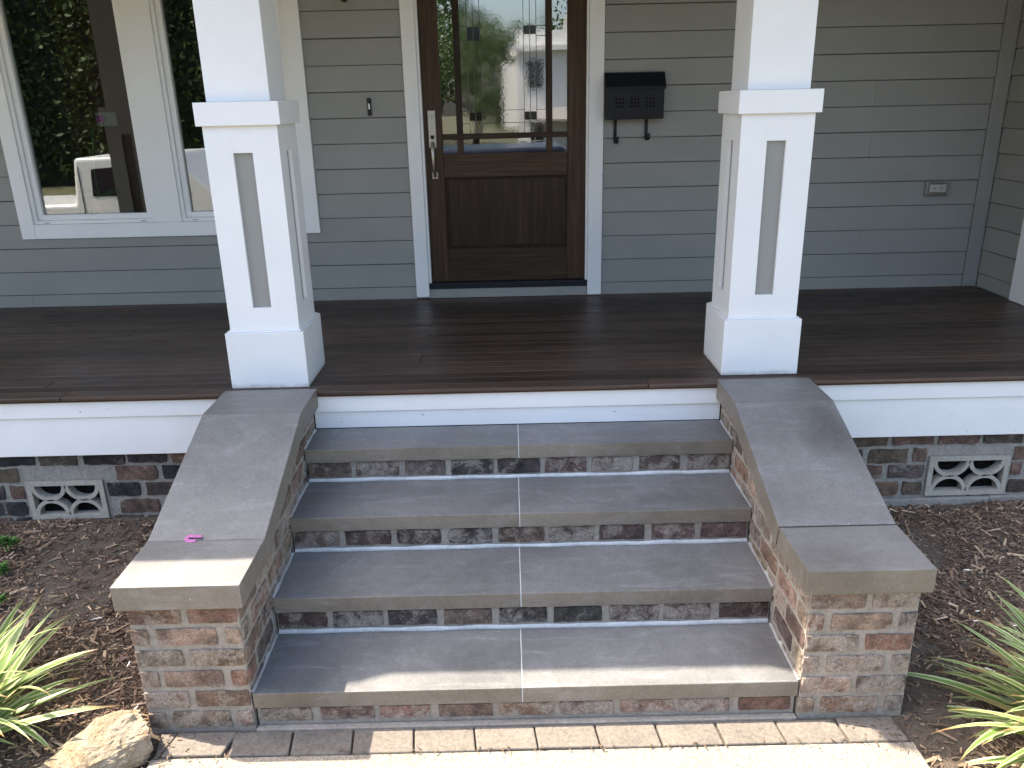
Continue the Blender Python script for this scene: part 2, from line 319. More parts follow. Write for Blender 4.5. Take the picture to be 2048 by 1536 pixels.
# bricks ---------------------------------------------------------------------------------
def outline(poly, step=0.035, jit=0.0018, rng=random):
    out = []
    n = len(poly)
    for i in range(n):
        a, b = poly[i], poly[(i+1) % n]; L = math.hypot(b[0]-a[0], b[1]-a[1]); k = max(1, round(L/step))
        for j in range(k):
            t = j/k; p = [a[0]+(b[0]-a[0])*t, a[1]+(b[1]-a[1])*t]
            if j == 0:   # round the corner a little
                c = (sum(q[0] for q in poly)/n, sum(q[1] for q in poly)/n); d = math.hypot(c[0]-p[0], c[1]-p[1]) or 1
                m = rng.uniform(0.0005, 0.0045); p = [p[0]+(c[0]-p[0])/d*m, p[1]+(c[1]-p[1])/d*m]
            out.append((p[0]+rng.gauss(0, jit), p[1]+rng.gauss(0, jit)))
    return out
def brick_mesh(poly, depth=0.05, proud=0.0, jit=0.0018, inset=0.004, rng=random):
    # local frame: x along, y up, z outwards; face at z = proud
    o = outline(poly, 0.035, jit, rng); n = len(o); c = (sum(p[0] for p in o)/n, sum(p[1] for p in o)/n)
    def shr(p, m):
        d = math.hypot(c[0]-p[0], c[1]-p[1]) or 1; m = min(m, d*0.5); return (p[0]+(c[0]-p[0])/d*m, p[1]+(c[1]-p[1])/d*m)
    V = [(p[0], p[1], proud-depth) for p in o] + [(p[0], p[1], proud-0.0025+rng.gauss(0, 0.0006)) for p in o]
    V += [(*shr(p, inset*rng.uniform(0.5, 1.0)), proud+rng.gauss(0, 0.0012)) for p in o] + [(c[0], c[1], proud+0.0008)]
    F = []
    for i in range(n):
        j = (i+1) % n; F += [(i, j, n+j, n+i), (n+i, n+j, 2*n+j, 2*n+i), (2*n+i, 2*n+j, 3*n)]
    me = pydata('brick', V, F)
    me.materials.append(M['brick']); return me
VAR = {}
def variant(cls, L, H, jit):
    k = (cls, random.randrange(9))
    if k not in VAR: VAR[k] = brick_mesh([(-L/2,-H/2),(L/2,-H/2),(L/2,H/2),(-L/2,H/2)], 0.05, 0.0, jit, 0.005)
    return VAR[k]
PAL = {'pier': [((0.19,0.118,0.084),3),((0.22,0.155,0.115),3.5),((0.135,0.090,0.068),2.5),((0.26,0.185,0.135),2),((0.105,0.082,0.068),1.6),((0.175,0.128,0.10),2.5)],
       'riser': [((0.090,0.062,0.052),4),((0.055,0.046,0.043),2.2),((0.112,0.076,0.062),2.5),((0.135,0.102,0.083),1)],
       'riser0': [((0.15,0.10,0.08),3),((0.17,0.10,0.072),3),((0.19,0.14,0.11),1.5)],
       'dark': [((0.028,0.026,0.027),4),((0.05,0.040,0.035),2.5),((0.095,0.063,0.048),1.6)],
       'brown': [((0.095,0.070,0.052),3),((0.12,0.080,0.062),3),((0.072,0.060,0.048),2),((0.14,0.085,0.066),1.5)]}
def pick(pal):
    P = PAL[pal]; c = random.choices([p[0] for p in P], [p[1] for p in P])[0]; k = random.uniform(0.85, 1.18)
    return tuple(x*k*random.uniform(0.95, 1.05) for x in c)
AX = {'-y': (Vector((1,0,0)), Vector((0,0,1)), Vector((0,-1,0))), '-x': (Vector((0,-1,0)), Vector((0,0,1)), Vector((-1,0,0))), '+x': (Vector((0,1,0)), Vector((0,0,1)), Vector((1,0,0))),
      '+z': (Vector((1,0,0)), Vector((0,1,0)), Vector((0,0,1)))}
def put(me, c, face, su, sv, parent, col=None, smear=0.5, name='brick', tilt=0.006):
    u, v, n = AX[face]; o = bpy.data.objects.new(name, me); COL.objects.link(o); o.parent = parent
    m = Matrix(((u.x, v.x, n.x, c[0]), (u.y, v.y, n.y, c[1]), (u.z, v.z, n.z, c[2]), (0,0,0,1)))
    m = m @ Matrix.Rotation(random.gauss(0, tilt), 4, 'Z') @ Matrix.Diagonal((su, sv, 1, 1))
    o.matrix_basis = m
    if col: o.color = (*col, smear)
    return o
def lay(face, c, L, H, parent, pal, smear=0.5, jit=0.0018):
    half = L < 0.12; L0 = 0.08 if half else 0.2
    return put(variant(('h' if half else 'f', round(H, 3), jit), L0, H, jit), c, face, L/L0, random.uniform(0.96, 1.03), parent, pick(pal), random.uniform(smear*0.4, smear*1.5))
def clip(poly, a, b, c):   # keep a*x+b*y <= c
    out = []
    for i in range(len(poly)):
        p, q = poly[i], poly[(i+1) % len(poly)]; dp, dq = a*p[0]+b*p[1]-c, a*q[0]+b*q[1]-c
        if dp <= 0: out.append(p)
        if dp*dq < 0: t = dp/(dp-dq); out.append((p[0]+(q[0]-p[0])*t, p[1]+(q[1]-p[1])*t))
    return out
def area(p): return abs(sum(p[i][0]*p[(i+1) % len(p)][1]-p[(i+1) % len(p)][0]*p[i][1] for i in range(len(p))))/2

# ================================================================== SETTING
RISE, RUN, TH, Z1 = 0.1654, 0.3361, 0.0645, 0.1522
ZD, YD, YW = 0.8434, 1.2363, 3.1516
HW = 0.97                      # half width between the cheek walls
def bed_h(x, y):
    t = min(1.0, max(-0.4, y/1.28)); s = 0.172 if x > 0 else 0.186
    z = -0.012 + s*(t if t < 0 else t**0.9)
    return z + 0.016*noise.noise((x*2.3, y*2.3, 1.7)) + 0.007*noise.noise((x*9, y*9, 4.1)) + 0.003*noise.noise((x*30, y*30, 8.3))
def sheet(name, x0, x1, y0, y1, nx, ny, h, mat):
    V = []; F = []
    for j in range(ny+1):
        for i in range(nx+1):
            x = x0+(x1-x0)*i/nx; y = y0+(y1-y0)*j/ny; V.append((x, y, h(x, y)))
    for j in range(ny):
        for i in range(nx): a = j*(nx+1)+i; F.append((a, a+1, a+nx+2, a+nx+1))
    me = pydata(name, V, F, True); return link_obj(name, me, mat)
for nm, x0, x1 in (('mulch_bed_left', -3.6, -1.30), ('mulch_bed_right', 1.30, 3.6)):
    tag(sheet(nm, x0, x1, -0.95, 1.32, 115, 110, bed_h, M['soil']), kind='structure')
# ground profile towards the street (seen only in the panes)
prof = [(12, -0.12), (1.3, -0.12), (-0.7, -0.10), (-1.5, -0.10), (-3.0, -0.14), (-4.6, -0.20), (-4.8, -0.46), (-14.0, -0.46), (-14.4, -0.30), (-30, -0.5), (-160, -0.4)]
V = []; F = []
for i, (y, z) in enumerate(prof):
    V += [(-160, y, z), (160, y, z)]
    if i: F.append((2*i-2, 2*i-1, 2*i+1, 2*i))
M['lawn'] = simple('lawn_grass', (0.10, 0.098, 0.048), 0.9, 0, 0.4, 3, 0.6)
tag(link_obj('ground', pydata('ground', V, F), M['lawn']), kind='structure')
tag(MB().box(-160, 160, -13.9, -4.9, -0.45, -0.36).build('street', M['asphalt']), kind='structure')
tag(MB().box(-160, 160, -4.4, -3.1, -0.24, -0.12).build('sidewalk', M['concrete']), kind='structure')
V = [(-1.30, -0.128, -0.008), (1.335, -0.128, -0.008), (1.345, -0.95, -0.015), (-1.31, -0.95, -0.015), (1.35, -3.09, -0.10), (-1.32, -3.09, -0.10)]
V += [(a, b, c-0.12) for a, b, c in V]
tag(link_obj('walkway', pydata('walkway', V, [(0,3,2,1), (3,5,4,2), (0,1,7,6), (1,2,8,7), (2,4,10,8), (4,5,11,10), (5,3,9,11), (3,0,6,9)]), M['concrete']), kind='structure')

# ---- mulch chips (uncountable)
def chips(name, x0, x1, y0, y1, n, seed, label):
    rg = np.random.default_rng(seed); V = []; F = []; C = []
    box = np.array([(-1,-1,-1),(1,-1,-1),(1,1,-1),(-1,1,-1),(-1,-1,1),(1,-1,1),(1,1,1),(-1,1,1)], float)
    fs = [(0,3,2,1),(4,5,6,7),(0,1,5,4),(1,2,6,5),(2,3,7,6),(3,0,4,7)]
    k = 0
    while k < n:
        x, y = rg.uniform(x0, x1), rg.uniform(y0, y1)
        if abs(x) < 1.362 and y > -0.02: continue
        if abs(x) < 1.345: continue
        if noise.noise((x*1.7, y*1.7, 9.0)) < -0.18 and rg.random() < 0.72: continue
        big = k > n-140; L = float(rg.uniform(0.022, 0.05) if big else np.clip(rg.lognormal(-4.75, 0.6), 0.003, 0.045)); w = min(0.006, L*rg.uniform(0.08, 0.34)) if not big or rg.random() < 0.6 else L*rg.uniform(0.03, 0.06); t = rg.uniform(0.0008, 0.0025)
        b = box*np.array((L, w, t)); b[[1,2,5,6]] *= np.array((1, rg.uniform(0.2, 0.9), rg.uniform(0.5, 1)))
        b[[0,4]] += np.array((rg.uniform(-.2, .2)*L, 0, 0)); b[[2,6]] += np.array((rg.uniform(-.2, .2)*L, 0, 0))
        b[:, 2] += rg.uniform(-0.25, 0.25)*(b[:, 0]**2)/L
        a, p, r = rg.uniform(0, 6.283), rg.normal(0, 0.22), rg.normal(0, 0.5)
        Rm = np.array(Matrix.Rotation(a, 3, 'Z') @ Matrix.Rotation(p, 3, 'Y') @ Matrix.Rotation(r, 3, 'X'))
        q = b @ Rm.T + np.array((x, y, bed_h(x, y)+rg.uniform(0.001, 0.010)))
        o = len(V); V += q.tolist(); F += [tuple(i+o for i in f) for f in fs]
        g = rg.random(); base = np.array((0.060, 0.040, 0.028)) if g < .5 else np.array((0.105, 0.070, 0.046)) if g < .82 else np.array((0.20, 0.145, 0.095)) if g < .997 else np.array((0.5, 0.46, 0.40))
        base = base*rg.uniform(1.2, 3.2); C += [(*base, 1.0)]*8; k += 1
    me = pydata(name, V, F); at = me.color_attributes.new('Col', 'FLOAT_COLOR', 'POINT'); at.data.foreach_set('color', np.array(C, np.float32).ravel())
    tag(link_obj(name, me, M['chip']), label, 'mulch', kind='stuff')
chips('mulch_chips', -2.95, -1.35, -0.45, 1.27, 22000, 3, 'dark brown shredded wood mulch left of the steps')
chips('mulch_chips', 1.345, 2.95, -0.45, 1.27, 19000, 5, 'dark brown shredded wood mulch right of the steps')

# ================================================================== HOUSE
house = root('house', 'sage grey lap sided house front with white trim behind the porch', 'house', base=(0, YW, ZD))
SF = YW - 0.022     # siding face
def siding(x0, x1, k0, k1):
    for k in range(k0, k1):
        zb = 0.932 + 0.1577*k
        lo = zb if k >= 0 else ZD+0.002
        d = random.uniform(-0.0012, 0.0012)
        P = [(SF-0.009+d, lo), (SF-0.003, zb+0.1522), (SF+0.012, zb+0.1522), (SF+0.010, lo)]
        if k < 0: P = [(SF-0.005, lo), (SF-0.003, 0.9265), (SF+0.012, 0.9265), (SF+0.010, lo)]
        cuts = [x0, x1]
        if x1-x0 > 1.7 and k % 2 == 1: cuts = [x0, x0+(x1-x0)*random.choice((0.33, 0.7)), x1]
        for a, b in zip(cuts[:-1], cuts[1:]):
            c = ((a+b)/2, SF, zb+0.08); o = MB().prism(P, 'x', a+0.0006, b-0.0006).build('siding_board', M['siding'], house, off=c); o.rotation_euler = (0, random.uniform(-0.0009, 0.0009)/max(0.6, b-a), 0); o.location.z += random.uniform(-0.0009, 0.0009)
KT = 14
siding(-4.6, -0.662, -1, 3); siding(-4.6, -3.272, 3, KT); siding(-1.280, -0.662, 3, KT); siding(0.606, 3.088, -1, KT)
bx('corner_board', 3.092, 3.186, SF-0.014, SF+0.02, ZD+0.002, 3.14, M['siding'], house, 0.002)
# side wall at the right end of the porch, facing -x
for k in range(-1, KT):
    zb = 0.932+0.1577*k+0.01; X = 3.195
    P = [(X-0.009, zb), (X-0.003, zb+0.1522), (X+0.012, zb+0.1522), (X+0.010, zb)]
    if k < 0: P = [(X-0.005, ZD+0.002), (X-0.003, 0.9365), (X+0.012, 0.9365), (X+0.010, ZD+0.002)]
    MB().prism(P, 'y', 2.703, SF-0.016).build('siding_board', M['siding'], house, off=(X, 2.96, zb))
bx('casing', 3.168, 3.22, 2.52, 2.70, ZD+0.002, 3.14, M['white_worn'], house, 0.003)
bx('side_panel', 3.192, 3.22, 1.25, 2.518, ZD+0.002, 3.14, M['siding'], house)
# sheathing behind the boards, with the openings left free
for n, a in enumerate(((-4.7, -3.19, 0.6, 3.3), (-3.19, -1.37, 0.6, 1.40), (-1.37, -0.60, 0.6, 3.3), (0.56, 3.4, 0.6, 3.3), (-0.60, 0.56, 0.6, 0.84), (-3.19, -1.37, 3.0, 3.3), (-0.6, 0.56, 3.03, 3.3))):
    bx('sheathing', a[0], a[1], YW, YW+0.05, a[2], a[3], M['siding'], house)
bx('sheathing', 3.221, 3.26, 1.25, YW, 0.6, 3.3, M['siding'], house)
# ---- window on the left
wy = SF-0.024
win = MB().box(-3.270, -3.178, wy, SF+0.02, 1.311, 3.06).box(-1.374, -1.281, wy, SF+0.02, 1.311, 3.06).box(-3.1775, -1.3745, wy+0.001, SF+0.02, 1.311, 1.405).box(-2.366, -2.192, wy+0.003, SF+0.02, 1.4055, 2.965).box(-3.1775, -1.3745, wy+0.001, SF+0.02, 2.966, 3.06).build('window', M['white'], house, 0.0015, 1, off=(-2.27, SF, 2.1))
for x0, x1 in ((-3.178, -2.366), (-2.192, -1.374)):
    def fr(name, a, y0, y1, mat, m=0.0, t=0.05, bev=0.002):
        mb = MB(); xa, xb, za, zb = x0+m, x1-m, 1.4055+m, 2.9655-m
        mb.box(xa, xa+t, y0, y1, za, zb).box(xb-t, xb, y0, y1, za, zb).box(xa+t+0.0004, xb-t-0.0004, y0, y1, za, za+t).box(xa+t+0.0004, xb-t-0.0004, y0, y1, zb-t, zb)
        o = mb.build(name, mat, win, bev, 1); o.matrix_parent_inverse = Matrix.Translation((-2.27, SF, 2.1)).inverted(); return o
    fr('window_frame', 0, SF-0.012, SF+0.06, M['white'], 0.0008, 0.024)
    fr('sash', 0, SF+0.004, SF+0.055, M['white'], 0.0255, 0.034)
    g = MB().box(x0+0.056, x1-0.056, SF+0.030, SF+0.034, 1.462, 2.909).build('pane', M['glass'], win); g.matrix_parent_inverse = Matrix.Translation((-2.27, SF, 2.1)).inverted()
    # small grey weep slots in the frame sill
    for xx in (x0+0.07, x1-0.10):
        w = MB().box(xx, xx+0.035, SF-0.0135, SF-0.011, 1.412, 1.417).build('weep_slot', M['greyplastic'], win); w.matrix_parent_inverse = Matrix.Translation((-2.27, SF, 2.1)).inverted()
# ---- door with casing
dc = (-0.03, SF, ZD)
def sub(o, p, c):
    o.matrix_parent_inverse = Matrix.Translation(c).inverted(); return o
cas = MB().box(-0.661, -0.574, SF-0.026, SF+0.02, ZD+0.012, 3.06).box(0.509, 0.603, SF-0.026, SF+0.02, ZD+0.006, 3.06).build('door_casing', M['white_worn'], house, 0.002, 1, off=dc)
for x0, x1 in ((-0.5735, -0.556), (0.494, 0.5085)):
    sub(MB().box(x0, x1, SF-0.012, SF+0.055, ZD+0.055, 3.04).build('jamb', M['white'], cas, 0.002, 1), cas, dc)
DY = SF+0.020                     # face of the stiles
door = MB().box(-0.555, -0.436, DY, DY+0.045, 0.952, 3.02).box(0.373, 0.493, DY, DY+0.045, 0.952, 3.02).build('front_door', M['door_v'], house, 0.003, 1, off=dc)
def dp(mb, name, mat, bev=0.002): return sub(mb.build(name, mat, door, bev, 1), door, dc)
dp(MB().box(-0.4355, 0.3725, DY+0.001, DY+0.044, 0.953, 1.180), 'bottom_rail', M['door_h'])
dp(MB().box(-0.4355, 0.3725, DY+0.001, DY+0.044, 1.648, 1.796), 'lock_rail', M['door_h'])
dp(MB().box(-0.4355, 0.3725, DY+0.001, DY+0.044, 2.90, 3.02), 'top_rail', M['door_h'])
dp(MB().box(-0.4355, 0.3725, DY-0.003, DY+0.044, 1.888, 1.922), 'glazing_bar', M['door_h'])
for x0, x1 in ((-0.343, -0.302), (0.236, 0.278)):
    dp(MB().box(x0, x1, DY-0.002, DY+0.044, 1.9225, 2.8995), 'glazing_bar', M['door_v'])
    dp(MB().box(x0, x1, DY-0.001, DY+0.044, 1.7965, 1.8875), 'glazing_bar', M['door_v'])
dp(MB().box(-0.4355, 0.3725, DY+0.016, DY+0.034, 1.1805, 1.6475), 'panel', M['door_v'])
mo = MB()
for a in ((-0.4355, -0.420, 1.1805, 1.6475), (0.357, 0.3725, 1.1805, 1.6475)): mo.box(a[0], a[1], DY+0.006, DY+0.017, a[2], a[3])
for a in ((1.1805, 1.196), (1.632, 1.6475)): mo.box(-0.4195, 0.3565, DY+0.006, DY+0.017, a[0], a[1])
dp(mo, 'panel_moulding', M['door_h'], 0.004)
for a in ((-0.4355, -0.3435), (0.2785, 0.3725)):
    dp(MB().box(a[0], a[1], DY+0.012, DY+0.018, 1.9225, 2.8995), 'pane', M['glass_d'], 0)
    dp(MB().box(a[0], a[1], DY+0.012, DY+0.018, 1.7965, 1.8875), 'pane', M['glass_d'], 0)
dp(MB().box(-0.3015, 0.2355, DY+0.012, DY+0.018, 1.7965, 1.8875), 'pane', M['glass_d'], 0)
dp(MB().box(-0.3015, 0.2355, DY+0.012, DY+0.018, 1.9225, 2.8995), 'pane', M['glass_t'], 0)
lc = MB(); y0, y1 = DY+0.0095, DY+0.0118
for x in (-0.256, -0.216, -0.176, 0.098, 0.138, 0.178): lc.box(x-0.0018, x+0.0018, y0, y1, 1.923, 2.899)
for x0, x1, z in ((-0.3005, -0.2585, 2.558), (-0.3005, -0.2585, 2.478), (-0.3005, -0.2585, 2.062), (0.1805, 0.235, 2.062), (-0.1735, 0.0955, 2.062), (-0.1735, 0.0955, 1.984), (-0.3005, -0.2585, 1.984), (0.1805, 0.235, 1.984), (0.1805, 0.235, 2.558), (0.1805, 0.235, 2.50)):
    lc.box(x0, x1, y0+0.0003, y1, z-0.0018, z+0.0018)
dp(lc, 'lead_came', M['lead'], 0)
M['tile'] = glass('dark_green_art_glass', 0.6, 0.05, (0.03, 0.06, 0.045), 0.1, 200)
for x0, z0 in ((-0.2535, 2.478), (-0.2135, 2.478), (0.1005, 2.51), (0.1405, 2.51), (-0.2135, 2.0), (-0.2535, 2.0), (0.1005, 2.0), (0.1405, 2.0)):
    dp(MB().box(x0, x0+0.035, y0+0.0006, y1+0.0004, z0, z0+(0.08 if z0 > 2.2 and x0 < 0 else 0.05)), 'art_glass', M['tile'], 0)
# lockset
lk = dp(MB().box(-0.528, -0.476, DY-0.007, DY-0.0004, 1.836, 2.070), 'lock_plate', M['nickel'], 0.003)
c3 = MB().cyl((-0.502, DY-0.012, 2.028), 'y', 0.0185, 0.006, 24).build('key_cylinder', M['nickel'], lk, 0.0015, 1)
MB().box(-0.5032, -0.5008, DY-0.0130, DY-0.0118, 2.018, 2.036).build('keyhole', M['dark'], lk)
MB().cyl((-0.502, DY-0.010, 1.905), 'y', 0.014, 0.004, 6).build('thumb_latch', M['dark'], lk, 0.001, 1)
for o in lk.children: o.matrix_parent_inverse = Matrix.Identity(4)
pts = []
for i in range(15):
    t = i/14; pts.append((-0.501+0.006*t, DY-0.012-0.050*math.sin(math.pi*(0.06+0.90*t))**0.8, 1.872-0.215*t))
dp(MB().tube(pts, [0.0125-0.0045*abs(math.sin(t/14*math.pi-0.5)) for t in range(15)], 10), 'pull_handle', M['nickel'], 0)
dp(MB().box(-0.517, -0.476, DY-0.010, DY-0.0004, 1.640, 1.686), 'handle_foot', M['nickel'], 0.003)
th = MB().box(-0.5735, 0.5085, SF-0.020, SF+0.07, 0.909, 0.951).build('threshold', M['black2'], house, 0.004, 2, off=(-0.03, SF, 0.93))
bx('sill_board', -0.5735, 0.5085, SF-0.012, SF+0.02, ZD+0.002, 0.9085, M['siding'], house, 0.002)
settle()
# ---- rooms behind the panes
def room(name, x0, x1, y0, y1, z0, z1, mat, back):
    o = MB().box(x0-0.1, x0, y0, y1, z0, z1).box(x1, x1+0.1, y0, y1, z0, z1).box(x0-0.1, x1+0.1, y0, y1, z0-0.1, z0).box(x0-0.1, x1+0.1, y0, y1, z1, z1+0.1).build(name, mat)
    tag(o, kind='structure'); b = MB().box(x0-0.1, x1+0.1, y1+0.001, y1+0.1, z0-0.1, z1+0.1).build(name, back); tag(b, kind='structure')
room('living_room', -4.5, -1.25, YW+0.055, 6.4, ZD, 3.15, M['room'], M['maroon'])
tag(MB().box(-3.42, -2.62, 4.30, 4.42, ZD, 3.15).build('partition_wall', M['maroon']), kind='structure')
room('entry_hall', -1.0, 1.1, YW+0.08, 6.4, ZD, 3.15, M['room'], M['room'])
pic = thing('picture', (-3.12, 4.29, 2.0), 'small pale framed picture on the dark red wall inside the left window', 'picture')
bx('frame', -3.20, -3.04, 4.28, 4.298, 2.0, 2.10, M['white'], pic, 0.002); settle()
orch = thing('orchid', (-2.93, 3.55, 1.42), 'potted orchid with magenta flower inside the left window', 'plant')
st = thing('plant_stand', (-2.93, 3.55, ZD), 'dark stand under the orchid inside the left window', 'stand')
bx('top', -3.12, -2.74, 3.40, 3.70, 1.39, 1.42, M['dark'], st, 0.004)
for a, b in ((-3.10, 3.42), (-2.79, 3.42), (-3.10, 3.65), (-2.79, 3.65)): bx('leg', a, a+0.03, b, b+0.03, ZD, 1.389, M['dark'], st)
M['leafgreen'] = simple('orchid_leaf', (0.09, 0.20, 0.04), 0.5); M['magenta'] = simple('orchid_petal', (0.55, 0.03, 0.40), 0.5); M['terra'] = simple('red_pot', (0.35, 0.07, 0.04), 0.4)
MB().cyl((-2.93, 3.55, 1.4205), 'z', 0.045, 0.10, 18, 0.06).build('pot', M['terra'], orch)
MB().tube([(-2.93, 3.55, 1.50), (-2.92, 3.54, 1.75), (-2.88, 3.53, 1.98), (-2.82, 3.52, 2.06), (-2.77, 3.51, 2.05)], 0.004, 6).build('stem', M['leafgreen'], orch)
fl = MB()
for k in range(5):
    a = k*1.256; p = Vector((-2.79, 3.50, 2.06)); d = Vector((math.cos(a), -0.2, math.sin(a)))*0.035; e = Vector((-math.sin(a), 0, math.cos(a)))*0.015
    n = len(fl.v); fl.v += [tuple(p), tuple(p+d*0.6+e), tuple(p+d), tuple(p+d*0.6-e)]; fl.f.append((n, n+1, n+2, n+3))
fl.build('flower', M['magenta'], orch)
lf = MB()
for k in range(6):
    a = k*1.05; d = Vector((math.cos(a), math.sin(a), 0.35)); e = Vector((-math.sin(a), math.cos(a), 0))*0.02; p = Vector((-2.93, 3.55, 1.52)); n = len(lf.v)
    lf.v += [tuple(p), tuple(p+d*0.09+e+Vector((0,0,0.02))), tuple(p+d*0.17), tuple(p+d*0.09-e+Vector((0,0,0.02)))]; lf.f.append((n, n+1, n+2, n+3))
lf.build('leaf', M['leafgreen'], orch); settle()

# ================================================================== PORCH
porch = root('porch', 'dark stained wooden porch floor with white fascia boards', 'porch', base=(0, YD, 0.5))
NB = 23; bw = (SF-0.004-YD)/NB
for i in range(NB):
    y0 = YD+i*bw; cuts = [-4.6] + sorted(random.sample([-3.1, -2.3, -1.4, -0.5, 0.3, 0.9, 1.7, 2.4], random.choice((0, 1, 1, 2)))) + [3.17]
    if i == 0: cuts = [-4.6, -2.15, 0.62, 3.17]
    for a, b in zip(cuts[:-1], cuts[1:]):
        dz = random.uniform(-0.0008, 0.0008)
        bx('deck_board', a+0.0006, b-0.0006, y0+0.0016, y0+bw-0.0016, ZD-0.0215, ZD+dz, M['deck_edge'] if i == -1 else M['deck'], porch, 0.0022 if i else 0.006, 1 if i else 3)
bx('deck_edging', -4.6, 3.17, YD+0.0005, YD+0.018, ZD-0.0245, ZD-0.0218, M['deck_edge'], porch)
for a, b in ((-4.6, -1.372), (-0.9695, 0.9695), (1.372, 3.4)):
    for c, d in ([(a, b)] if b-a < 2 or a > 0 else [(a, -2.9), (-2.899, b)]):
        bx('fascia_board', c, d, YD+0.014, YD+0.036, 0.7355, ZD-0.025, M['white_worn'], porch, 0.002, 1)
    lo = 0.536 if abs(a+0.9695) > 0.01 else 0.6495
    bx('fascia_board', a, b, YD+0.024, YD+0.045, lo, 0.7345, M['white_worn'], porch, 0.002, 1)
bx('light_block_core', -4.6, 3.17, YD+0.05, SF, 0.56, ZD-0.026, M['dark'], porch)  # dark filler box added under the deck to block light
settle()
# ---- unseen roof: eave outline shaped to cast the shade line across the bottom step
roof = root('porch_roof', 'unseen porch roof with white ceiling and eave outline shaped to cast the shade line', 'roof', base=(0, 1.5, 3.1))
ZE = 3.22; kx, ky = TOSUN.x/TOSUN.z, TOSUN.y/TOSUN.z
edge = [(-6.5, 0.30), (-2.0, 0.19), (-1.6, 0.125), (-1.0, 0.012), (-0.60, 0.010), (-0.50, 0.020), (-0.40, 0.062), (0.4, 0.060), (1.03, 0.055), (1.19, -0.018), (1.325, -0.088), (1.345, -0.18), (6.5, -0.18)]
ZT = ZE+0.16
E_ = [(x+kx*ZT, y+ky*ZT) for x, y in edge]
poly = E_ + [(8.5, 11.0), (-9.5, 11.0)]
MB().prism(poly, 'z', ZE, ZE+0.16).build('shade_shaped_eave', M['white'], roof)
MB().box(-4.8, 3.3, 1.72, SF-0.03, 3.16, 3.19).build('ceiling', M['ceil'], roof)
MB().box(-4.8, 3.3, 1.33, 1.70, 3.02, 3.215).build('beam', M['white'], roof, 0.003)
settle()
# ---- columns
def column(x0, x1, y0, label, inner):
    # x0..x1 base, y0 front of base
    cx_, w = (x0+x1)/2, (x1-x0)
    cyy = y0+w/2; t = root('porch_column', label, 'column', 'white porch columns', base=(cx_, cyy, ZD))
    def cb(name, hw, z0, z1, mat, bev=0.003): return bx(name, cx_-hw, cx_+hw, cyy-hw, cyy+hw, z0, z1, mat, t, bev)
    cb('base', w/2, ZD+0.001, 1.117, M['white_base'])
    cb('base_cap', w/2-0.012, 1.1172, 1.1235, M['white'], 0.002)
    hb = w/2-0.022; zt, zb_, rt_, rb, rw = 2.040, 1.1237, 1.926, 1.232, 0.043
    cb('recessed_panel', hb-0.016, zb_+0.002, zt-0.002, M['panel'], 0.001)
    for f in range(4):      # four board faces, each with a tall slot
        L = hb if f % 2 == 0 else hb-0.0182
        mb = MB(); d0, d1 = -hb, -hb+0.018
        mb.box(-L, -rw, d0, d1, zb_, zt).box(rw, L, d0, d1, zb_, zt).box(-rw+0.0002, rw-0.0002, d0, d1, zb_, rb).box(-rw+0.0002, rw-0.0002, d0, d1, rt_, zt)
        o = mb.build('pedestal_face', M['white'], t); o.matrix_basis = Matrix.Translation((cx_, cyy, 0)) @ Matrix.Rotation(f*math.pi/2, 4, 'Z')
    cb('band', w/2-0.001, 2.0405, 2.138, M['white'], 0.003)
    cb('shaft', w/2-0.046, 2.1382, 3.019, M['white'], 0.003)
    settle()
column(-1.361, -0.993, 1.308, 'white square porch column standing at the top of the left cheek wall', 1)
column(0.985, 1.351, 1.340, 'white square porch column standing at the top of the right cheek wall', -1)

column(-3.34, -2.972, 1.320, 'white square porch column left of the view, mirrored in the window', 1)

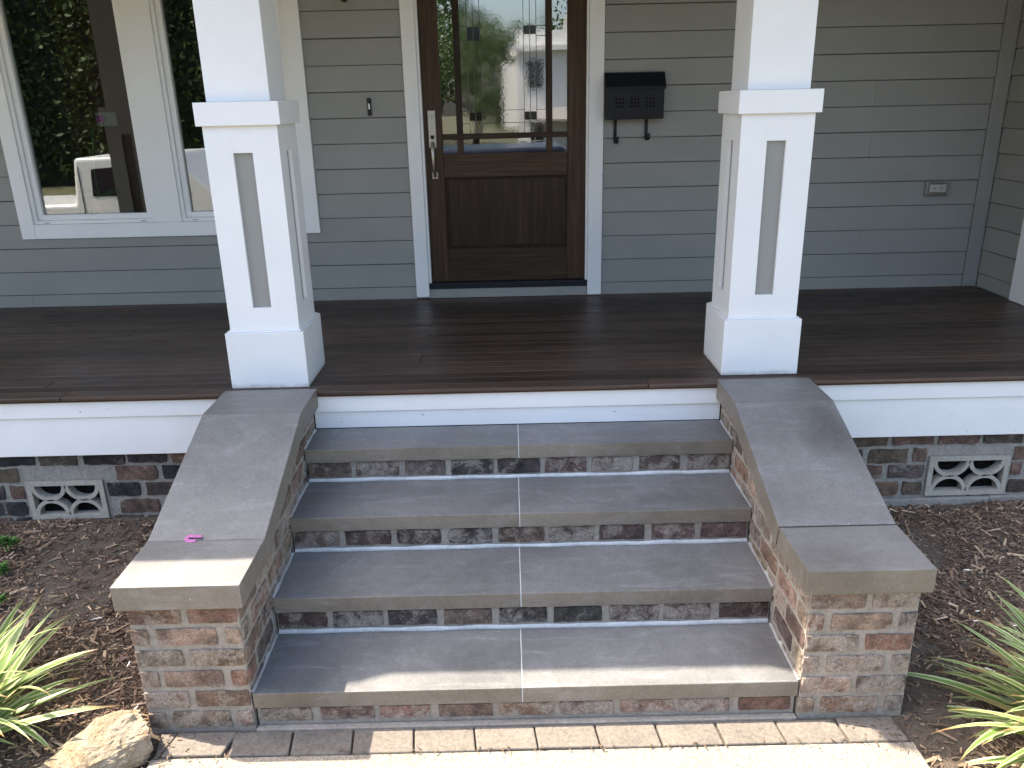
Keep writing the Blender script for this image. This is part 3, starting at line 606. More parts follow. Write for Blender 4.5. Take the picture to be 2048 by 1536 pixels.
# ================================================================== STEPS
steps = root('porch_steps', 'four grey stone steps on brick risers leading up to the porch', 'steps', base=(0, 0, 0))
mb = MB()
P = [(0.018, -0.12), (0.018, Z1-TH-0.0005)]
for i in range(2, 5):
    yy = (i-1)*RUN+0.018; P += [(yy, Z1+(i-2)*RISE-TH-0.0005), (yy, Z1+(i-1)*RISE-TH-0.0005)]
P += [(YD+0.02, Z1+3*RISE-TH-0.0005), (YD+0.02, -0.12)]
mb.prism(P, 'x', -HW+0.004, HW-0.004).build('mortar_bed', M['mortar'], steps)
for i in range(4):
    y0 = i*RUN; z = Z1+i*RISE; y1 = (i+1)*RUN+0.017 if i < 3 else YD+0.0235
    xj = -0.012+0.004*i
    for a, b in ((-HW+0.001, xj-0.002), (xj+0.002, HW-0.001)):
        tint_sides(bx('tread_slab', a, b, y0, y1, z-TH, z+random.uniform(-0.0006, 0.0006), M['stone'], steps, 0.0028))
    bx('grout_joint', xj-0.0019, xj+0.0019, y0+0.0015, y1-0.002, z-TH+0.001, z-0.001, M['grout'], steps)
    for sd_ in (-1, 1):
        V = []; F = []
        for k in range(19):
            yy = y0+0.004+(y1-y0-0.022)*k/18; h = 0.008+0.004*noise.noise((yy*14, i*2.1, sd_*3)); d = 0.007+0.004*noise.noise((yy*11, i*4.3, sd_*7))
            V += [(sd_*(HW+0.004), yy, z+h), (sd_*(HW-d), yy, z+0.0012), (sd_*(HW+0.004), yy, z-0.004)]
            if k: a_ = 3*k; F += [(a_-3, a_, a_+1, a_-2), (a_-2, a_+1, a_+2, a_-1)]
        link_obj('grout_fillet', pydata('grout_fillet', V, F, True), M['grout_d'], steps)
    # riser bricks under this tread
    zlo = 0.0 if i == 0 else z-RISE; zhi = z-TH; yb = y0+0.012
    n = 9; pit = 2*HW/n; bh = (zhi-zlo)-0.031
    for k in range(n):
        L = pit-0.024+random.uniform(-0.010, 0.006); cx_ = -HW+pit*(k+0.5)+random.uniform(-0.004, 0.004)
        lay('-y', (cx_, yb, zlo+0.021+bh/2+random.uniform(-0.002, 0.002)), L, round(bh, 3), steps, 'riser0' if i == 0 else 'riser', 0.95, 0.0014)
    # pale grout fillet where the riser meets the tread below
    if i:
        V = []; F = []
        n = 60
        for k in range(n+1):
            x = -HW+0.005+(2*HW-0.01)*k/n; h = 0.009+0.005*noise.noise((x*9, i*3.1, 0)); d = 0.009+0.006*noise.noise((x*7, i*5.3, 2))
            V += [(x, yb+0.004, zlo+h+0.004), (x, yb-d, zlo+0.0015), (x, yb+0.004, zlo-0.002)]
            if k: a = 3*k; F += [(a-3, a, a+1, a-2), (a-2, a+1, a+2, a-1)]
        link_obj('grout_fillet', pydata('grout_fillet', V, F, True), M['grout'], steps)
settle()
# ---- cheek walls
CI, CO = 0.942, 1.372      # cap inner / outer edge
BI, BO = 0.970, 1.356      # brick inner / outer face
def under(y): return 0.53 if y < 0.275 else min(0.766, 0.53+(y-0.275)*0.3522)
def cheek(s, label):
    t = root('cheek_wall', label, 'wall', 'brick cheek walls beside the steps', base=(s*1.16, 0.6, 0))
    P = [(0.003, -0.12), (1.262, -0.12), (1.262, 0.764), (0.945, 0.764), (0.275, 0.528), (0.003, 0.528)]
    MB().prism(P, 'x', s*(BI+0.005), s*(BO-0.005)).build('mortar_core', M['mortar'], t)
    ch = 0.0875; bh = 0.066
    rows = range(-3, 6)
    for r in rows:
        zc = 0.53-ch*(r+0.5)
        # front of the pier
        if r >= 0:
            if r % 2 == 0:
                m = random.uniform(0.45, 0.55); xs = [(BI+0.006, BI+0.006+0.374*m-0.011), (BI+0.006+0.374*m+0.011, BO-0.006)]
            else:
                xs = [(BI+0.006, BI+0.062), (BI+0.088, BO-0.094), (BO-0.068, BO-0.006)]
            for a, b in xs:
                a += random.uniform(-0.003, 0.005); b -= random.uniform(-0.003, 0.005); c = s*(a+b)/2
                lay('-y', (c, -0.004, zc), b-a, bh, t, 'pier', 0.95, 0.0014)
        # inner and outer flanks, cut to the slope of the cap
        for face, X in (('in', BI), ('out', BO)):
            y = -0.001 if r % 2 == 0 else -0.105
            while y < 1.25:
                a, b = max(y, 0.004), min(y+0.2, 1.245); y += 0.219
                if b-a < 0.025: continue
                a += random.uniform(0, 0.006); b -= random.uniform(0, 0.006)
                if face == 'in':       # hidden behind the treads
                    k = int(max(0, min(3, math.floor(a/RUN)))); 
                    if zc+bh/2 < Z1+k*RISE-0.004: continue
                poly = [(a, zc-bh/2), (b, zc-bh/2), (b, zc+bh/2), (a, zc+bh/2)]
                if r < 0:
                    poly = clip(poly, -0.3522, 1.0, 0.53-0.275*0.3522-0.006)
                    if len(poly) > 2: poly = clip(poly, 0.0, 1.0, 0.757)
                if len(poly) < 3 or area(poly) < 0.0007: continue
                fc = '-x' if (s > 0) == (face == 'in') else '+x'
                sg = -1 if fc == '-x' else 1
                cyb = sum(p[0] for p in poly)/len(poly); czb = sum(p[1] for p in poly)/len(poly)
                lp = [(sg*(p[0]-cyb), p[1]-czb) for p in poly]
                if sg < 0: lp = lp[::-1]
                if len(poly) == 4 and abs(area(poly)-(b-a)*bh) < 1e-6: lay(fc, (s*X, cyb, czb), b-a, bh, t, 'pier' if random.random() < 0.8 else 'riser', 0.9, 0.0016)
                else: put(brick_mesh(lp, 0.04, 0.0, 0.002, 0.004), (s*X, cyb, czb), fc, 1, 1, t, pick('pier'), random.uniform(0.4, 1.2))
    # cap stones: flat, sloped, flat
    T = 0.092; g = 0.0055 if s > 0 else 0.0012; dz = 0.004 if s > 0 else 0.0
    mid = ((0.266+g, 0.6215+dz*0), (0.938-0.0008, 0.858), (0.948, 0.766), (0.283+g, 0.5305))
    for P, nm in (([(-0.035, 0.622), (0.266-g, 0.622), (0.282-g, 0.5305), (-0.035, 0.5305)], 'cap_stone'), (list(mid), 'cap_stone'),
                  ([(0.938+0.0008, 0.8585), (YD+0.006, 0.8585), (YD+0.006, 0.7665), (0.9496, 0.7665)], 'cap_stone')):
        c = (s*1.157, P[0][0]+0.1, 0.6); tint_sides(MB().prism(P, 'x', s*CI, s*CO).build(nm, M['stone3'] if s > 0 and P == list(mid) else M['stone2'], t, 0.0025, 2, off=c))
    bx('joint_filler', s*CI+s*0.002 if s > 0 else -CO+0.002, CO-0.002 if s > 0 else -CI-0.002, 0.262, 0.290, 0.54, 0.606 if s > 0 else 0.6185, M['dark'] if s > 0 else M['mortar'], t)
    settle(); return t
cheek(-1, 'left brick cheek wall with grey stone capping and pink clip on it')
cheek(1, 'right brick cheek wall with grey stone capping and open joint')
# pink plastic horseshoe shim stuck in the left joint
sh = MB()
n = 14
inn, out = [], []
for k in range(n+1):
    a = math.pi/2+math.pi*k/n; inn.append((0.004*math.cos(a), 0.004*math.sin(a))); out.append((0.018*math.cos(a), 0.018*math.sin(a)))
inn = [(0.042, 0.004)]+inn+[(0.026, -0.004)]; out = [(0.044, 0.015)]+out+[(0.028, -0.017)]
V = []; F = []
for (a, b) in zip(inn, out): V += [(a[0], a[1], 0), (b[0], b[1], 0), (a[0], a[1], 0.004), (b[0], b[1], 0.004)]
for k in range(len(inn)-1):
    a, b = 4*k, 4*k+4; F += [(a, b, b+1, a+1), (a+2, a+3, b+3, b+2), (a, a+2, b+2, b), (a+1, b+1, b+3, a+3)]
F += [(0, 1, 3, 2), (4*len(inn)-4, 4*len(inn)-2, 4*len(inn)-1, 4*len(inn)-3)]
o = link_obj('horseshoe_shim', pydata('horseshoe_shim', V, F), M['pink']); o.location = (-1.216, 0.268, 0.627); o.rotation_euler = (R(24), 0, R(-4))
tag(o, 'small pink plastic horseshoe shim on the left cap joint', 'shim')
rgd = random.Random(31)
V = []; F = []
for k in range(150):
    e = rgd.random(); x = rgd.choice((-1, 1))*(1.31-abs(rgd.gauss(0, 0.10))) if e < 0.55 else rgd.uniform(-1.25, 1.25); y = rgd.uniform(-0.19, -0.02) if e < 0.55 else rgd.gauss(-0.128, 0.006)
    L = rgd.uniform(0.002, 0.011); w = rgd.uniform(0.001, 0.0026); a = rgd.uniform(0, 3.14); c_, s_ = math.cos(a), math.sin(a); n = len(V); z = 0.003
    for (p, q) in ((-L, -w), (L, -w*0.6), (L*0.9, w), (-L*0.8, w)): V += [(x+p*c_-q*s_, y+p*s_+q*c_, z), (x+p*c_-q*s_, y+p*s_+q*c_, z+0.002)]
    F += [(n+1, n+3, n+5, n+7), (n, n+2, n+3, n+1), (n+2, n+4, n+5, n+3), (n+4, n+6, n+7, n+5), (n+6, n, n+1, n+7)]
M['bit'] = simple('spilled_mulch_bits', (0.13, 0.09, 0.06), 0.9)
tag(link_obj('mulch_crumbs', pydata('mulch_crumbs', V, F), M['bit']), 'stray crumbs of mulch and grit scattered on the pavers', 'debris', kind='stuff')
# ---- paver row in front of the bottom step
edging = root('paver_edging', 'row of grey brown pavers along the foot of the steps', 'paving', base=(0, -0.07, 0))
xs = [-1.262+0.2155*k for k in range(13)]
xs = [-1.325, -1.262+0.0] + [-1.0445+0.2155*k for k in range(11)] + [1.318]
for a, b in zip(xs[:-1], xs[1:]):
    y0, y1 = -0.124+random.uniform(-0.003, 0.002), -0.012+random.uniform(-0.003, 0.002); g = random.uniform(0.002, 0.0045)
    c = ((a+b)/2, -0.068, -0.03); z = random.uniform(-0.003, 0.002)
    sk = -0.012 if a < -1.2 else 0.006
    mb = MB().prism([(a+g+sk, y0) if a > -1.3 else (a+0.035, y0), (b-g+sk, y0), (b-g-sk, y1), (a+g-sk, y1)], 'z', -0.06, z)
    mb.build('paver', M['paver'], edging, 0.005, 2, off=c)
bx('mortar_strip', -HW+0.0, HW, -0.0115, 0.014, -0.06, 0.004, M['mortar'], edging, 0.002)
bx('sand_bed', -1.30, 1.31, -0.122, -0.012, -0.10, -0.014, M['soil'], edging)
settle()
# ================================================================== FOUNDATION
def vent(t, x0, x1, z0, z1, yf):
    mb = MB(); b = 0.024; d = 0.045; c = ((x0+x1)/2, yf, (z0+z1)/2); w = x1-x0
    mb.box(x0, x1, yf, yf+d, z0, z0+b).box(x0, x1, yf, yf+d, z1-b, z1).box(x0, x0+b, yf+0.0004, yf+d, z0+b, z1-b).box(x1-b, x1, yf+0.0004, yf+d, z0+b, z1-b)
    mh = (z1-z0)/2-b; 
    for k in range(2):
        xc = x0+b+(w-2*b)*(0.25+0.5*k); ra = (w-2*b)*0.25+0.004
        for zc, sg in ((z1-b, -1), (z0+b, 1)):
            n = 16; V = []; F = []
            for i in range(n+1):
                a = math.pi*i/n; co, si = math.cos(a), math.sin(a)
                for rr, hh in ((ra, mh+0.004), (ra-0.020, mh-0.014)):
                    for yy in (yf+0.0008, yf+d): V.append((xc+rr*co, yy, zc+sg*hh*si))
                if i: q = 4*i; F += [(q-4, q, q+2, q-2), (q-3, q-1, q+3, q+1), (q-4, q-3, q+1, q), (q-2, q+2, q+3, q-1)]
            mb.add(V, F)
    o = mb.build('vent_block', M['vent'], t, off=c)
    s = MB().box(x0+0.01, x1-0.01, yf+d+0.012, yf+d+0.02, z0+0.01, z1-0.01).build('vent_shade_backing', M['void'], o); s.matrix_parent_inverse = Matrix.Translation(c).inverted()  # black sheet behind the wires paints the shade inside the vent
    wires = MB()
    for i in range(1, 46): x = x0+0.012+(w-0.024)*i/46; wires.box(x-0.0006, x+0.0006, yf+d+0.006, yf+d+0.0075, z0+0.012, z1-0.012)
    for i in range(1, 25): z = z0+0.012+(z1-z0-0.024)*i/25; wires.box(x0+0.012, x1-0.012, yf+d+0.0055, yf+d+0.007, z-0.0006, z+0.0006)
    s = wires.build('wire_mesh', M['dark'], o); s.matrix_parent_inverse = Matrix.Translation(c).inverted(); s['kind'] = 'stuff'
FY = YD+0.062
def foundation(x0, x1, pal, label, vt, off):
    t = root('foundation_wall', label, 'wall', 'brick foundation walls under the porch', base=((x0+x1)/2, FY, 0))
    vx0, vx1, vz0, vz1 = vt
    mb = MB(); yf = FY+0.006
    mb.box(x0, vx0, yf, yf+0.2, -0.15, 0.555).box(vx1, x1, yf, yf+0.2, -0.15, 0.555).box(vx0, vx1, yf, yf+0.2, -0.15, vz0).box(vx0, vx1, yf, yf+0.2, vz1, 0.555).box(vx0, vx1, yf+0.12, yf+0.2, vz0, vz1)
    mb.build('mortar_bed', M['mortar_g'], t)
    ch = 0.089; bh = 0.071
    for r in range(5):
        zc = 0.555-ch*(r+0.5)-0.004; x = x0-(0.11 if r % 2 else 0.0)+off
        while x < x1:
            L = 0.196+random.uniform(-0.012, 0.010); a, b = max(x, x0), min(x+L, x1); x += L+random.uniform(0.020, 0.034)
            z = zc+random.uniform(-0.004, 0.004)
            if z-bh/2 < vz1-0.004 and z+bh/2 > vz0+0.004:
                if a < vx0 < b: b = vx0-0.014
                elif a < vx1 < b: a = vx1+0.014
                elif a >= vx0 and b <= vx1: continue
            if b-a < 0.03: continue
            c = pal if random.random() < 0.85 else ('dark' if pal == 'brown' else 'brown')
            lay('-y', ((a+b)/2, FY-0.002, z), b-a, bh, t, c, 0.28, 0.0024)
    vent(t, vx0+0.003, vx1-0.003, vz0+0.002, vz1-0.002, FY-0.008)
    settle(); return t
foundation(-3.4, -1.362, 'dark', 'charcoal brick foundation wall left of the steps with a cast vent', (-2.449, -2.060, 0.176, 0.388), -0.05)
fr_ = foundation(1.362, 3.3, 'brown', 'brown brick foundation wall right of the steps with a cast vent', (2.034, 2.440, 0.196, 0.412), 0.03)
bx('footing_ledge', 1.36, 2.36, FY-0.022, FY+0.01, 0.05, 0.188, M['mortar_g'], fr_, 0.006); bx('footing_ledge', 2.362, 3.3, FY-0.018, FY+0.01, 0.05, 0.192, M['mortar_g'], fr_, 0.006)
settle()

# ================================================================== WALL FITTINGS
mbx = root('mailbox', 'black metal wall mailbox hanging right of the front door', 'mailbox', base=(0.79, SF, 1.85))
x0, x1, yb, yf = 0.612, 0.974, SF-0.012, SF-0.098
mb = MB(); 
# body with punched squares on the front: strips around the holes
fx = [x0+0.002]; hz = []
cols = []
for g in range(3):
    for k in range(3): cols.append(x0+0.062+g*0.096+k*0.0215)
rowsz = [2.112-0.0225*k for k in range(3)]; hs = 0.0105
zb0, zb1 = 1.990, 2.182
prev = zb0
for z in sorted(rowsz):
    mb.box(x0, x1, yf, yf+0.002, prev, z-hs/2); px = x0
    for c in cols: mb.box(px, c-hs/2, yf, yf+0.002, z-hs/2, z+hs/2); px = c+hs/2
    mb.box(px, x1, yf, yf+0.002, z-hs/2, z+hs/2); prev = z+hs/2
mb.box(x0, x1, yf, yf+0.002, prev, zb1)
mb.box(x0, x0+0.002, yf+0.002, yb, zb0, 2.24).box(x1-0.002, x1, yf+0.002, yb, zb0, 2.24).box(x0, x1, yb-0.002, yb, zb0, 2.262).box(x0+0.002, x1-0.002, yf+0.002, yb-0.002, zb0, zb0+0.002)
mb.build('body', M['black2'], mbx)
MB().box(x0+0.006, x1-0.006, yf+0.012, yf+0.014, zb0+0.006, zb1).build('hole_shade_sheet', M['void'], mbx)  # near-black sheet stands in for the shade behind the punched holes
MB().prism([(yf-0.008, 2.168), (yf-0.008, 2.186), (yb-0.028, 2.268), (yb, 2.272), (yb, 2.266), (yb-0.026, 2.262), (yf-0.004, 2.182), (yf-0.004, 2.168)], 'x', x0-0.008, x1+0.008).build('lid', M['black'], mbx)
for xx, zl in ((0.680, 1.845), (0.880, 1.862)):
    pts = [(0, 2.0), (0, zl+0.03)]
    mbk = MB().box(xx-0.010, xx+0.010, yb-0.004, yb, zl+0.02, 1.9895)
    V = []; F = []
    for i in range(11):
        a = math.pi*i/10; V += [(xx-0.010+0.010*i/10, yb-0.022+0.020*math.cos(a), zl+0.02-0.020*math.sin(a)), (xx+0.010+0.010*i/10, yb-0.022+0.020*math.cos(a), zl+0.02-0.020*math.sin(a)),
                                (xx-0.010+0.010*i/10, yb-0.022+0.024*math.cos(a), zl+0.02-0.024*math.sin(a)), (xx+0.010+0.010*i/10, yb-0.022+0.024*math.cos(a), zl+0.02-0.024*math.sin(a))]
        if i: q = 4*i; F += [(q-4, q-3, q+1, q), (q-2, q+2, q+3, q-1), (q-4, q, q+2, q-2), (q-3, q-1, q+3, q+1)]
    mbk.add(V, F); mbk.box(xx, xx+0.020, yb-0.046, yb-0.042, zl+0.021, zl+0.040).build('hook', M['black2'], mbx)
settle()
bell = root('doorbell', 'narrow black doorbell with white button on the siding left of the door', 'doorbell', base=(-0.89, SF, 2.05))
bx('housing', -0.903, -0.879, SF-0.022, SF-0.006, 2.046, 2.153, M['black2'], bell, 0.004); bx('button', -0.896, -0.886, SF-0.025, SF-0.0222, 2.085, 2.120, M['white'], bell, 0.002)
bx('screw', -0.893, -0.889, SF-0.0232, SF-0.0222, 2.138, 2.142, M['greyplastic'], bell); settle()
out_ = root('outlet_box', 'grey weatherproof outlet box low on the siding right of the column', 'outlet', base=(2.82, SF, 1.46))
ob = MB().box(2.738, 2.898, SF-0.030, SF-0.004, 1.462, 1.560).build('housing', M['greyplastic'], out_, 0.012, 3)
bx('receptacle', 2.765, 2.870, SF-0.0335, SF-0.0305, 1.488, 1.537, M['white'], out_, 0.004)
for x in (2.785, 2.835):
    for k in (0, 0.010): bx('slot', x+k, x+k+0.003, SF-0.0345, SF-0.0337, 1.505, 1.522, M['dark'], out_)
MB().box(2.752, 2.884, SF-0.052, SF-0.037, 1.474, 1.549).build('clear_cover', glass('clear_plastic', 2.0, 0.1, (0.93, 0.92, 0.9)), out_, 0.006, 3)
bx('hinge', 2.770, 2.868, SF-0.046, SF-0.031, 1.5505, 1.5575, M['greyplastic'], out_, 0.002); settle()
lan = root('wall_lantern', 'bronze wall lantern left of the door, only its tip in view', 'lantern', base=(-0.98, SF, 2.7))
M['bronze'] = simple('bronze_metal', (0.10, 0.06, 0.03), 0.4, 0.8)
MB().cyl((-0.98, SF-0.11, 2.700), 'z', 0.012, 0.02, 12, 0.03).cyl((-0.98, SF-0.11, 2.7202), 'z', 0.055, 0.012, 16).build('base_cup', M['bronze'], lan)
MB().cyl((-0.98, SF-0.11, 2.733), 'z', 0.05, 0.18, 12, 0.06).build('glass_shade', M['glass'], lan)
MB().cyl((-0.98, SF-0.11, 2.914), 'z', 0.075, 0.06, 16, 0.01).build('cap', M['bronze'], lan)
MB().tube([(-0.98, SF-0.004, 2.86), (-0.98, SF-0.06, 2.99), (-0.98, SF-0.11, 2.97)], 0.008, 8).cyl((-0.98, SF-0.02, 2.86), 'y', 0.045, 0.018, 16).build('arm', M['bronze'], lan); settle()

# ================================================================== PLANTS AND ROCK
def blade_mesh(L, w, lean, droop, seed):
    rg = random.Random(seed); n = 12; V = []; F = []; UV = []
    ang = lean; p = Vector((0, 0, 0)); tw = rg.uniform(-0.6, 0.6); side = rg.uniform(-0.25, 0.25)
    for i in range(n+1):
        t = i/n; ww = w*(0.55+0.45*min(1, t*5))*(1-max(0, (t-0.35)/0.65)**1.6)+0.0004
        d = Vector((math.cos(ang), side*t, math.sin(ang))); nrm = Vector((-math.sin(ang), 0, math.cos(ang))); s = (Vector((0, 1, 0))*math.cos(tw*t)+nrm*math.sin(tw*t))
        for k, f in ((-1, 0.30), (0, 0.0), (1, 0.30)): V.append(p+s*(k*ww/2)+nrm*(f*ww*0.6*(1-t*0.6)))
        p = p+d.normalized()*(L/n); ang -= droop/n*(0.35+1.3*t)
        if i: a = 3*i; F += [(a-3, a-2, a+1, a), (a-2, a-1, a+2, a+1)]
    me = pydata('leaf', V, F, True); uv = me.uv_layers.new(name='UVMap')
    for lp in me.loops: vi = lp.vertex_index; uv.data[lp.index].uv = ((vi % 3)/2, (vi//3)/n)
    me.materials.append(M['blade']); return me
BV = [blade_mesh(1.0, random.uniform(0.046, 0.080), R(random.uniform(48, 80)), R(random.uniform(25, 95)), k) for k in range(26)]
def flax(name, c, n, label, az, spread, lmin, lmax, seed):
    rg = random.Random(seed); t = thing(name, c, label, 'plant', 'variegated strap leaf plants')
    for k in range(n):
        o = bpy.data.objects.new('leaf', rg.choice(BV)); COL.objects.link(o); o.parent = t
        L = rg.uniform(lmin, lmax); a = az+rg.uniform(-spread, spread)
        o.location = (rg.gauss(0, 0.045), rg.gauss(0, 0.045), 0.0); tilt = rg.uniform(-0.25, 0.85)
        o.rotation_euler = (rg.uniform(-0.25, 0.25), tilt, a); o.scale = (L, L*rg.uniform(0.75, 1.15), L); o['_set'] = 1
flax('flax_lily', (-2.03, -0.02, 0.0), 100, 'green and cream strap leaved plant at the left edge of the mulch', 0.0, 1.9, 0.34, 0.62, 11)
flax('flax_lily', (1.93, -0.19, 0.0), 200, 'green and cream strap leaved plant at the right edge of the mulch', math.pi, 1.9, 0.34, 0.66, 23)
def sprig(c, n, label, sc, seed):
    rg = random.Random(seed); t = thing('leafy_shrub', c, label, 'plant', 'small leafy shrubs in the left mulch')
    stem = MB()
    for k in range(n):
        a = rg.uniform(0, 6.28); h = sc*rg.uniform(0.5, 1.0); b = Vector((math.cos(a)*sc*0.45*rg.random(), math.sin(a)*sc*0.45*rg.random(), h)); stem.tube([(0, 0, -0.01), (b.x*0.4, b.y*0.4, h*0.6), tuple(b)], 0.0022, 5)
        for j in range(9):
            q = j*2.4+rg.random(); el = rg.uniform(0.0, 0.9); d = Vector((math.cos(q)*math.cos(el), math.sin(q)*math.cos(el), math.sin(el)*0.7)); L = rg.uniform(0.028, 0.048); e = d.cross(Vector((0, 0, 1))).normalized()*L*0.20
            p = b+Vector((0, 0, -0.012*rg.random())); u = Vector((0, 0, 0.004)); V = [p, p+d*L*0.45+e+u, p+d*L, p+d*L*0.45-e+u, p+d*L*0.5-u]
            me = pydata('leaf', V, [(0, 4, 1), (1, 4, 2), (2, 4, 3), (3, 4, 0)], True); at = me.color_attributes.new('Col', 'FLOAT_COLOR', 'POINT'); g = rg.uniform(0.7, 1.35)
            for i in range(5): at.data[i].color = (0.10*g, 0.205*g, 0.045*g, 1)
            me.materials.append(M['leaf']); o = bpy.data.objects.new('leaf', me); COL.objects.link(o); o.parent = t; o['_set'] = 1
    o = stem.build('stem', M['leafgreen'], t); o['_set'] = 1
sprig((-2.42, 1.02, bed_h(-2.42, 1.02)), 7, 'light green leafy shrub at the left edge near the vent', 0.10, 5)
sprig((-2.37, 0.86, bed_h(-2.37, 0.86)), 4, 'tiny green sprig in the mulch below the vent', 0.06, 9)
sprig((-2.27, 0.64, bed_h(-2.27, 0.64)), 4, 'small green sprig on its own in the left mulch', 0.06, 14)
# boulder
bm = bmesh.new(); bmesh.ops.create_icosphere(bm, subdivisions=6, radius=1.0); rg = random.Random(4)
PL = [(Vector((rg.gauss(0, 1), rg.gauss(0, 1), rg.gauss(0, 1))).normalized(), rg.uniform(0.60, 0.92)) for _ in range(17)]
for v in bm.verts:
    p = v.co.copy()
    for n_, d_ in PL:
        q = p.dot(n_)
        if q > d_: p -= n_*(q-d_)*0.93
    p *= 1+0.10*noise.noise(p*2.2)+0.06*abs(noise.noise(p*5))+0.035*noise.noise(p*11)+0.018*noise.noise(p*25)
    v.co = Vector((p.x*0.235, p.y*0.13, p.z*0.125))
me = bpy.data.meshes.new('boulder'); bm.to_mesh(me); bm.free()
o = link_obj('boulder', me, M['rock']); o.location = (-1.50, -0.13, 0.005); o.rotation_euler = (0, R(-14), R(14))
tag(o, 'tan and cream boulder in the mulch beside the left pier', 'boulder')
# a few fallen leaves
M['dry'] = simple('dry_leaf', (0.20, 0.13, 0.10), 0.8)
for k, (x, y, a, lb) in enumerate(((-1.60, 0.33, 0.4, 'dry curled brown leaf on the mulch near the left pier'), (-1.62, 0.66, 1.8, 'small pale dry leaf on the mulch behind the left pier'))):
    V = [(-0.03, 0, 0.004), (0, -0.014, 0.008), (0.035, 0.002, 0.010), (0.002, 0.015, 0.010), (0, 0, 0.001)]
    o = link_obj('fallen_leaf', pydata('fallen_leaf', V, [(0, 1, 4), (1, 2, 4), (2, 3, 4), (3, 0, 4)]), M['dry']); o.location = (x, y, bed_h(x, y)+0.008); o.rotation_euler = (0.1, 0.1, a)
    tag(o, lb, 'leaf')

# ================================================================== STREET BEHIND THE CAMERA (mirrored in the panes)
M['bark'] = simple('tree_bark', (0.07, 0.05, 0.035), 0.9, 0, 0.3, 8, 0.6)
def tree(c, h, r, n, dark, label, seed):
    rg = random.Random(seed); t = thing('street_tree', c, label, 'tree', 'trees across the street'); tr = MB()
    tr.tube([(0, 0, -0.2), (0.1*r, 0, h*0.25), (0.05*r, 0.1*r, h*0.5), (0, 0, h*0.8)], [h*0.03, h*0.024, h*0.017, h*0.005], 9); lob = []
    for k in range(13):
        a = rg.uniform(0, 6.28); z = h*rg.uniform(0.30, 0.93); q = r*rg.uniform(0.25, 0.85)*(1.15-abs(z/h-0.55)); b = Vector((math.cos(a)*q, math.sin(a)*q, z)); lob.append((b, r*rg.uniform(0.28, 0.5)))
        tr.tube([(0, 0, z*0.6), tuple(b*0.6+Vector((0, 0, z*0.3))), tuple(b)], [h*0.012, h*0.007, h*0.002], 5)
    o = tr.build('trunk', M['bark'], t); o['_set'] = 1
    V = np.zeros((n*4, 3)); C = np.zeros((n*4, 4)); g = np.random.default_rng(seed); F = []
    for k in range(n):
        b, rr = lob[g.integers(len(lob))]; d = g.normal(size=3); d /= np.linalg.norm(d); p = np.array(b)+d*rr*g.random()**0.4; s = g.uniform(0.07, 0.17)*r/4
        u = g.normal(size=3); u /= np.linalg.norm(u); w = np.cross(u, g.normal(size=3)); w /= np.linalg.norm(w)
        V[4*k:4*k+4] = p-u*s, p+w*s*0.5, p+u*s, p-w*s*0.5; C[4*k:4*k+4] = (*(np.array((0.06, 0.10, 0.028))*g.uniform(0.5, 1.5)*dark), 1); F.append((4*k, 4*k+1, 4*k+2, 4*k+3))
    me = pydata('crown', V, F); at = me.color_attributes.new('Col', 'FLOAT_COLOR', 'POINT'); at.data.foreach_set('color', C.astype(np.float32).ravel())
    o = link_obj('crown', me, M['leaf'], t); o['_set'] = 1
TR = [(-12, -48, 13, 6, 0.8, 'tall tree mirrored high on the left of the door glass'), (-5.5, -56, 10, 6, 0.9, 'wide tree farthest back mirrored in the door glass'), (-7.5, -34, 9.5, 4.2, 1.0, 'broad green tree mirrored left in the door glass'), (-2.0, -44, 7.4, 4.5, 1.1, 'tree behind the white house mirrored in the door glass'),
      (6.0, -50, 9.5, 5, 0.9, 'tall tree beyond the white house roof mirrored in the door glass'), (-20, -27, 12, 6, 0.7, 'dark tree behind the pickup mirrored in the left pane'),
      (-27, -30, 13, 6.5, 0.6, 'large dark tree mirrored at the left edge of the window'), (-14, -29, 11, 5, 0.7, 'dark tree mirrored in the right window pane'), (-33, -24, 12, 6, 0.7, 'dark tree farthest left in the window reflection'),
      (-3.6, -30, 5.2, 2.2, 1.2, 'low bushy tree mirrored beside the door lock'), (-23, -22, 8, 4.5, 0.6, 'low dark tree behind the pickup bed mirrored in the left pane')]
for k, (x, y, h, r, d, lb) in enumerate(TR): tree((x, y, -0.55), h, r, 7000, d, lb, 60+k)
# clipped hedge across the street
hd = thing('hedge', (-24, -21.5, -0.45), 'long dark hedge behind the pickup mirrored in the window panes', 'hedge')
M['hedgecore'] = simple('hedge_shade', (0.012, 0.018, 0.008), 0.95)
o = MB().box(-21, 17.5, -0.8, 0.8, 0, 6.2).build('core', M['hedgecore'], hd); o['_set'] = 1
g = np.random.default_rng(77); n = 42000; q = g.random((n, 3))*np.array((39, 1, 6.9))+np.array((-21.2, 0, 0)); q[:, 1] = 0.85+0.35*g.random(n)+0.25*np.sin(q[:, 0]*1.3); q[:, 2] += 0.3*np.sin(q[:, 0]*0.9)
u = g.normal(size=(n, 3)); u /= np.linalg.norm(u, axis=1)[:, None]; w = np.cross(u, g.normal(size=(n, 3))); w /= np.linalg.norm(w, axis=1)[:, None]; sz = g.uniform(0.06, 0.16, (n, 1))
V = np.stack((q-u*sz, q+w*sz*0.5, q+u*sz, q-w*sz*0.5), 1).reshape(-1, 3); me = pydata('foliage', V, [(4*k, 4*k+1, 4*k+2, 4*k+3) for k in range(n)])
C = np.ones((n, 4, 4), np.float32); C[:, :, :3] = (np.array((0.045, 0.072, 0.02))*g.uniform(0.4, 1.7, (n, 1)))[:, None, :]
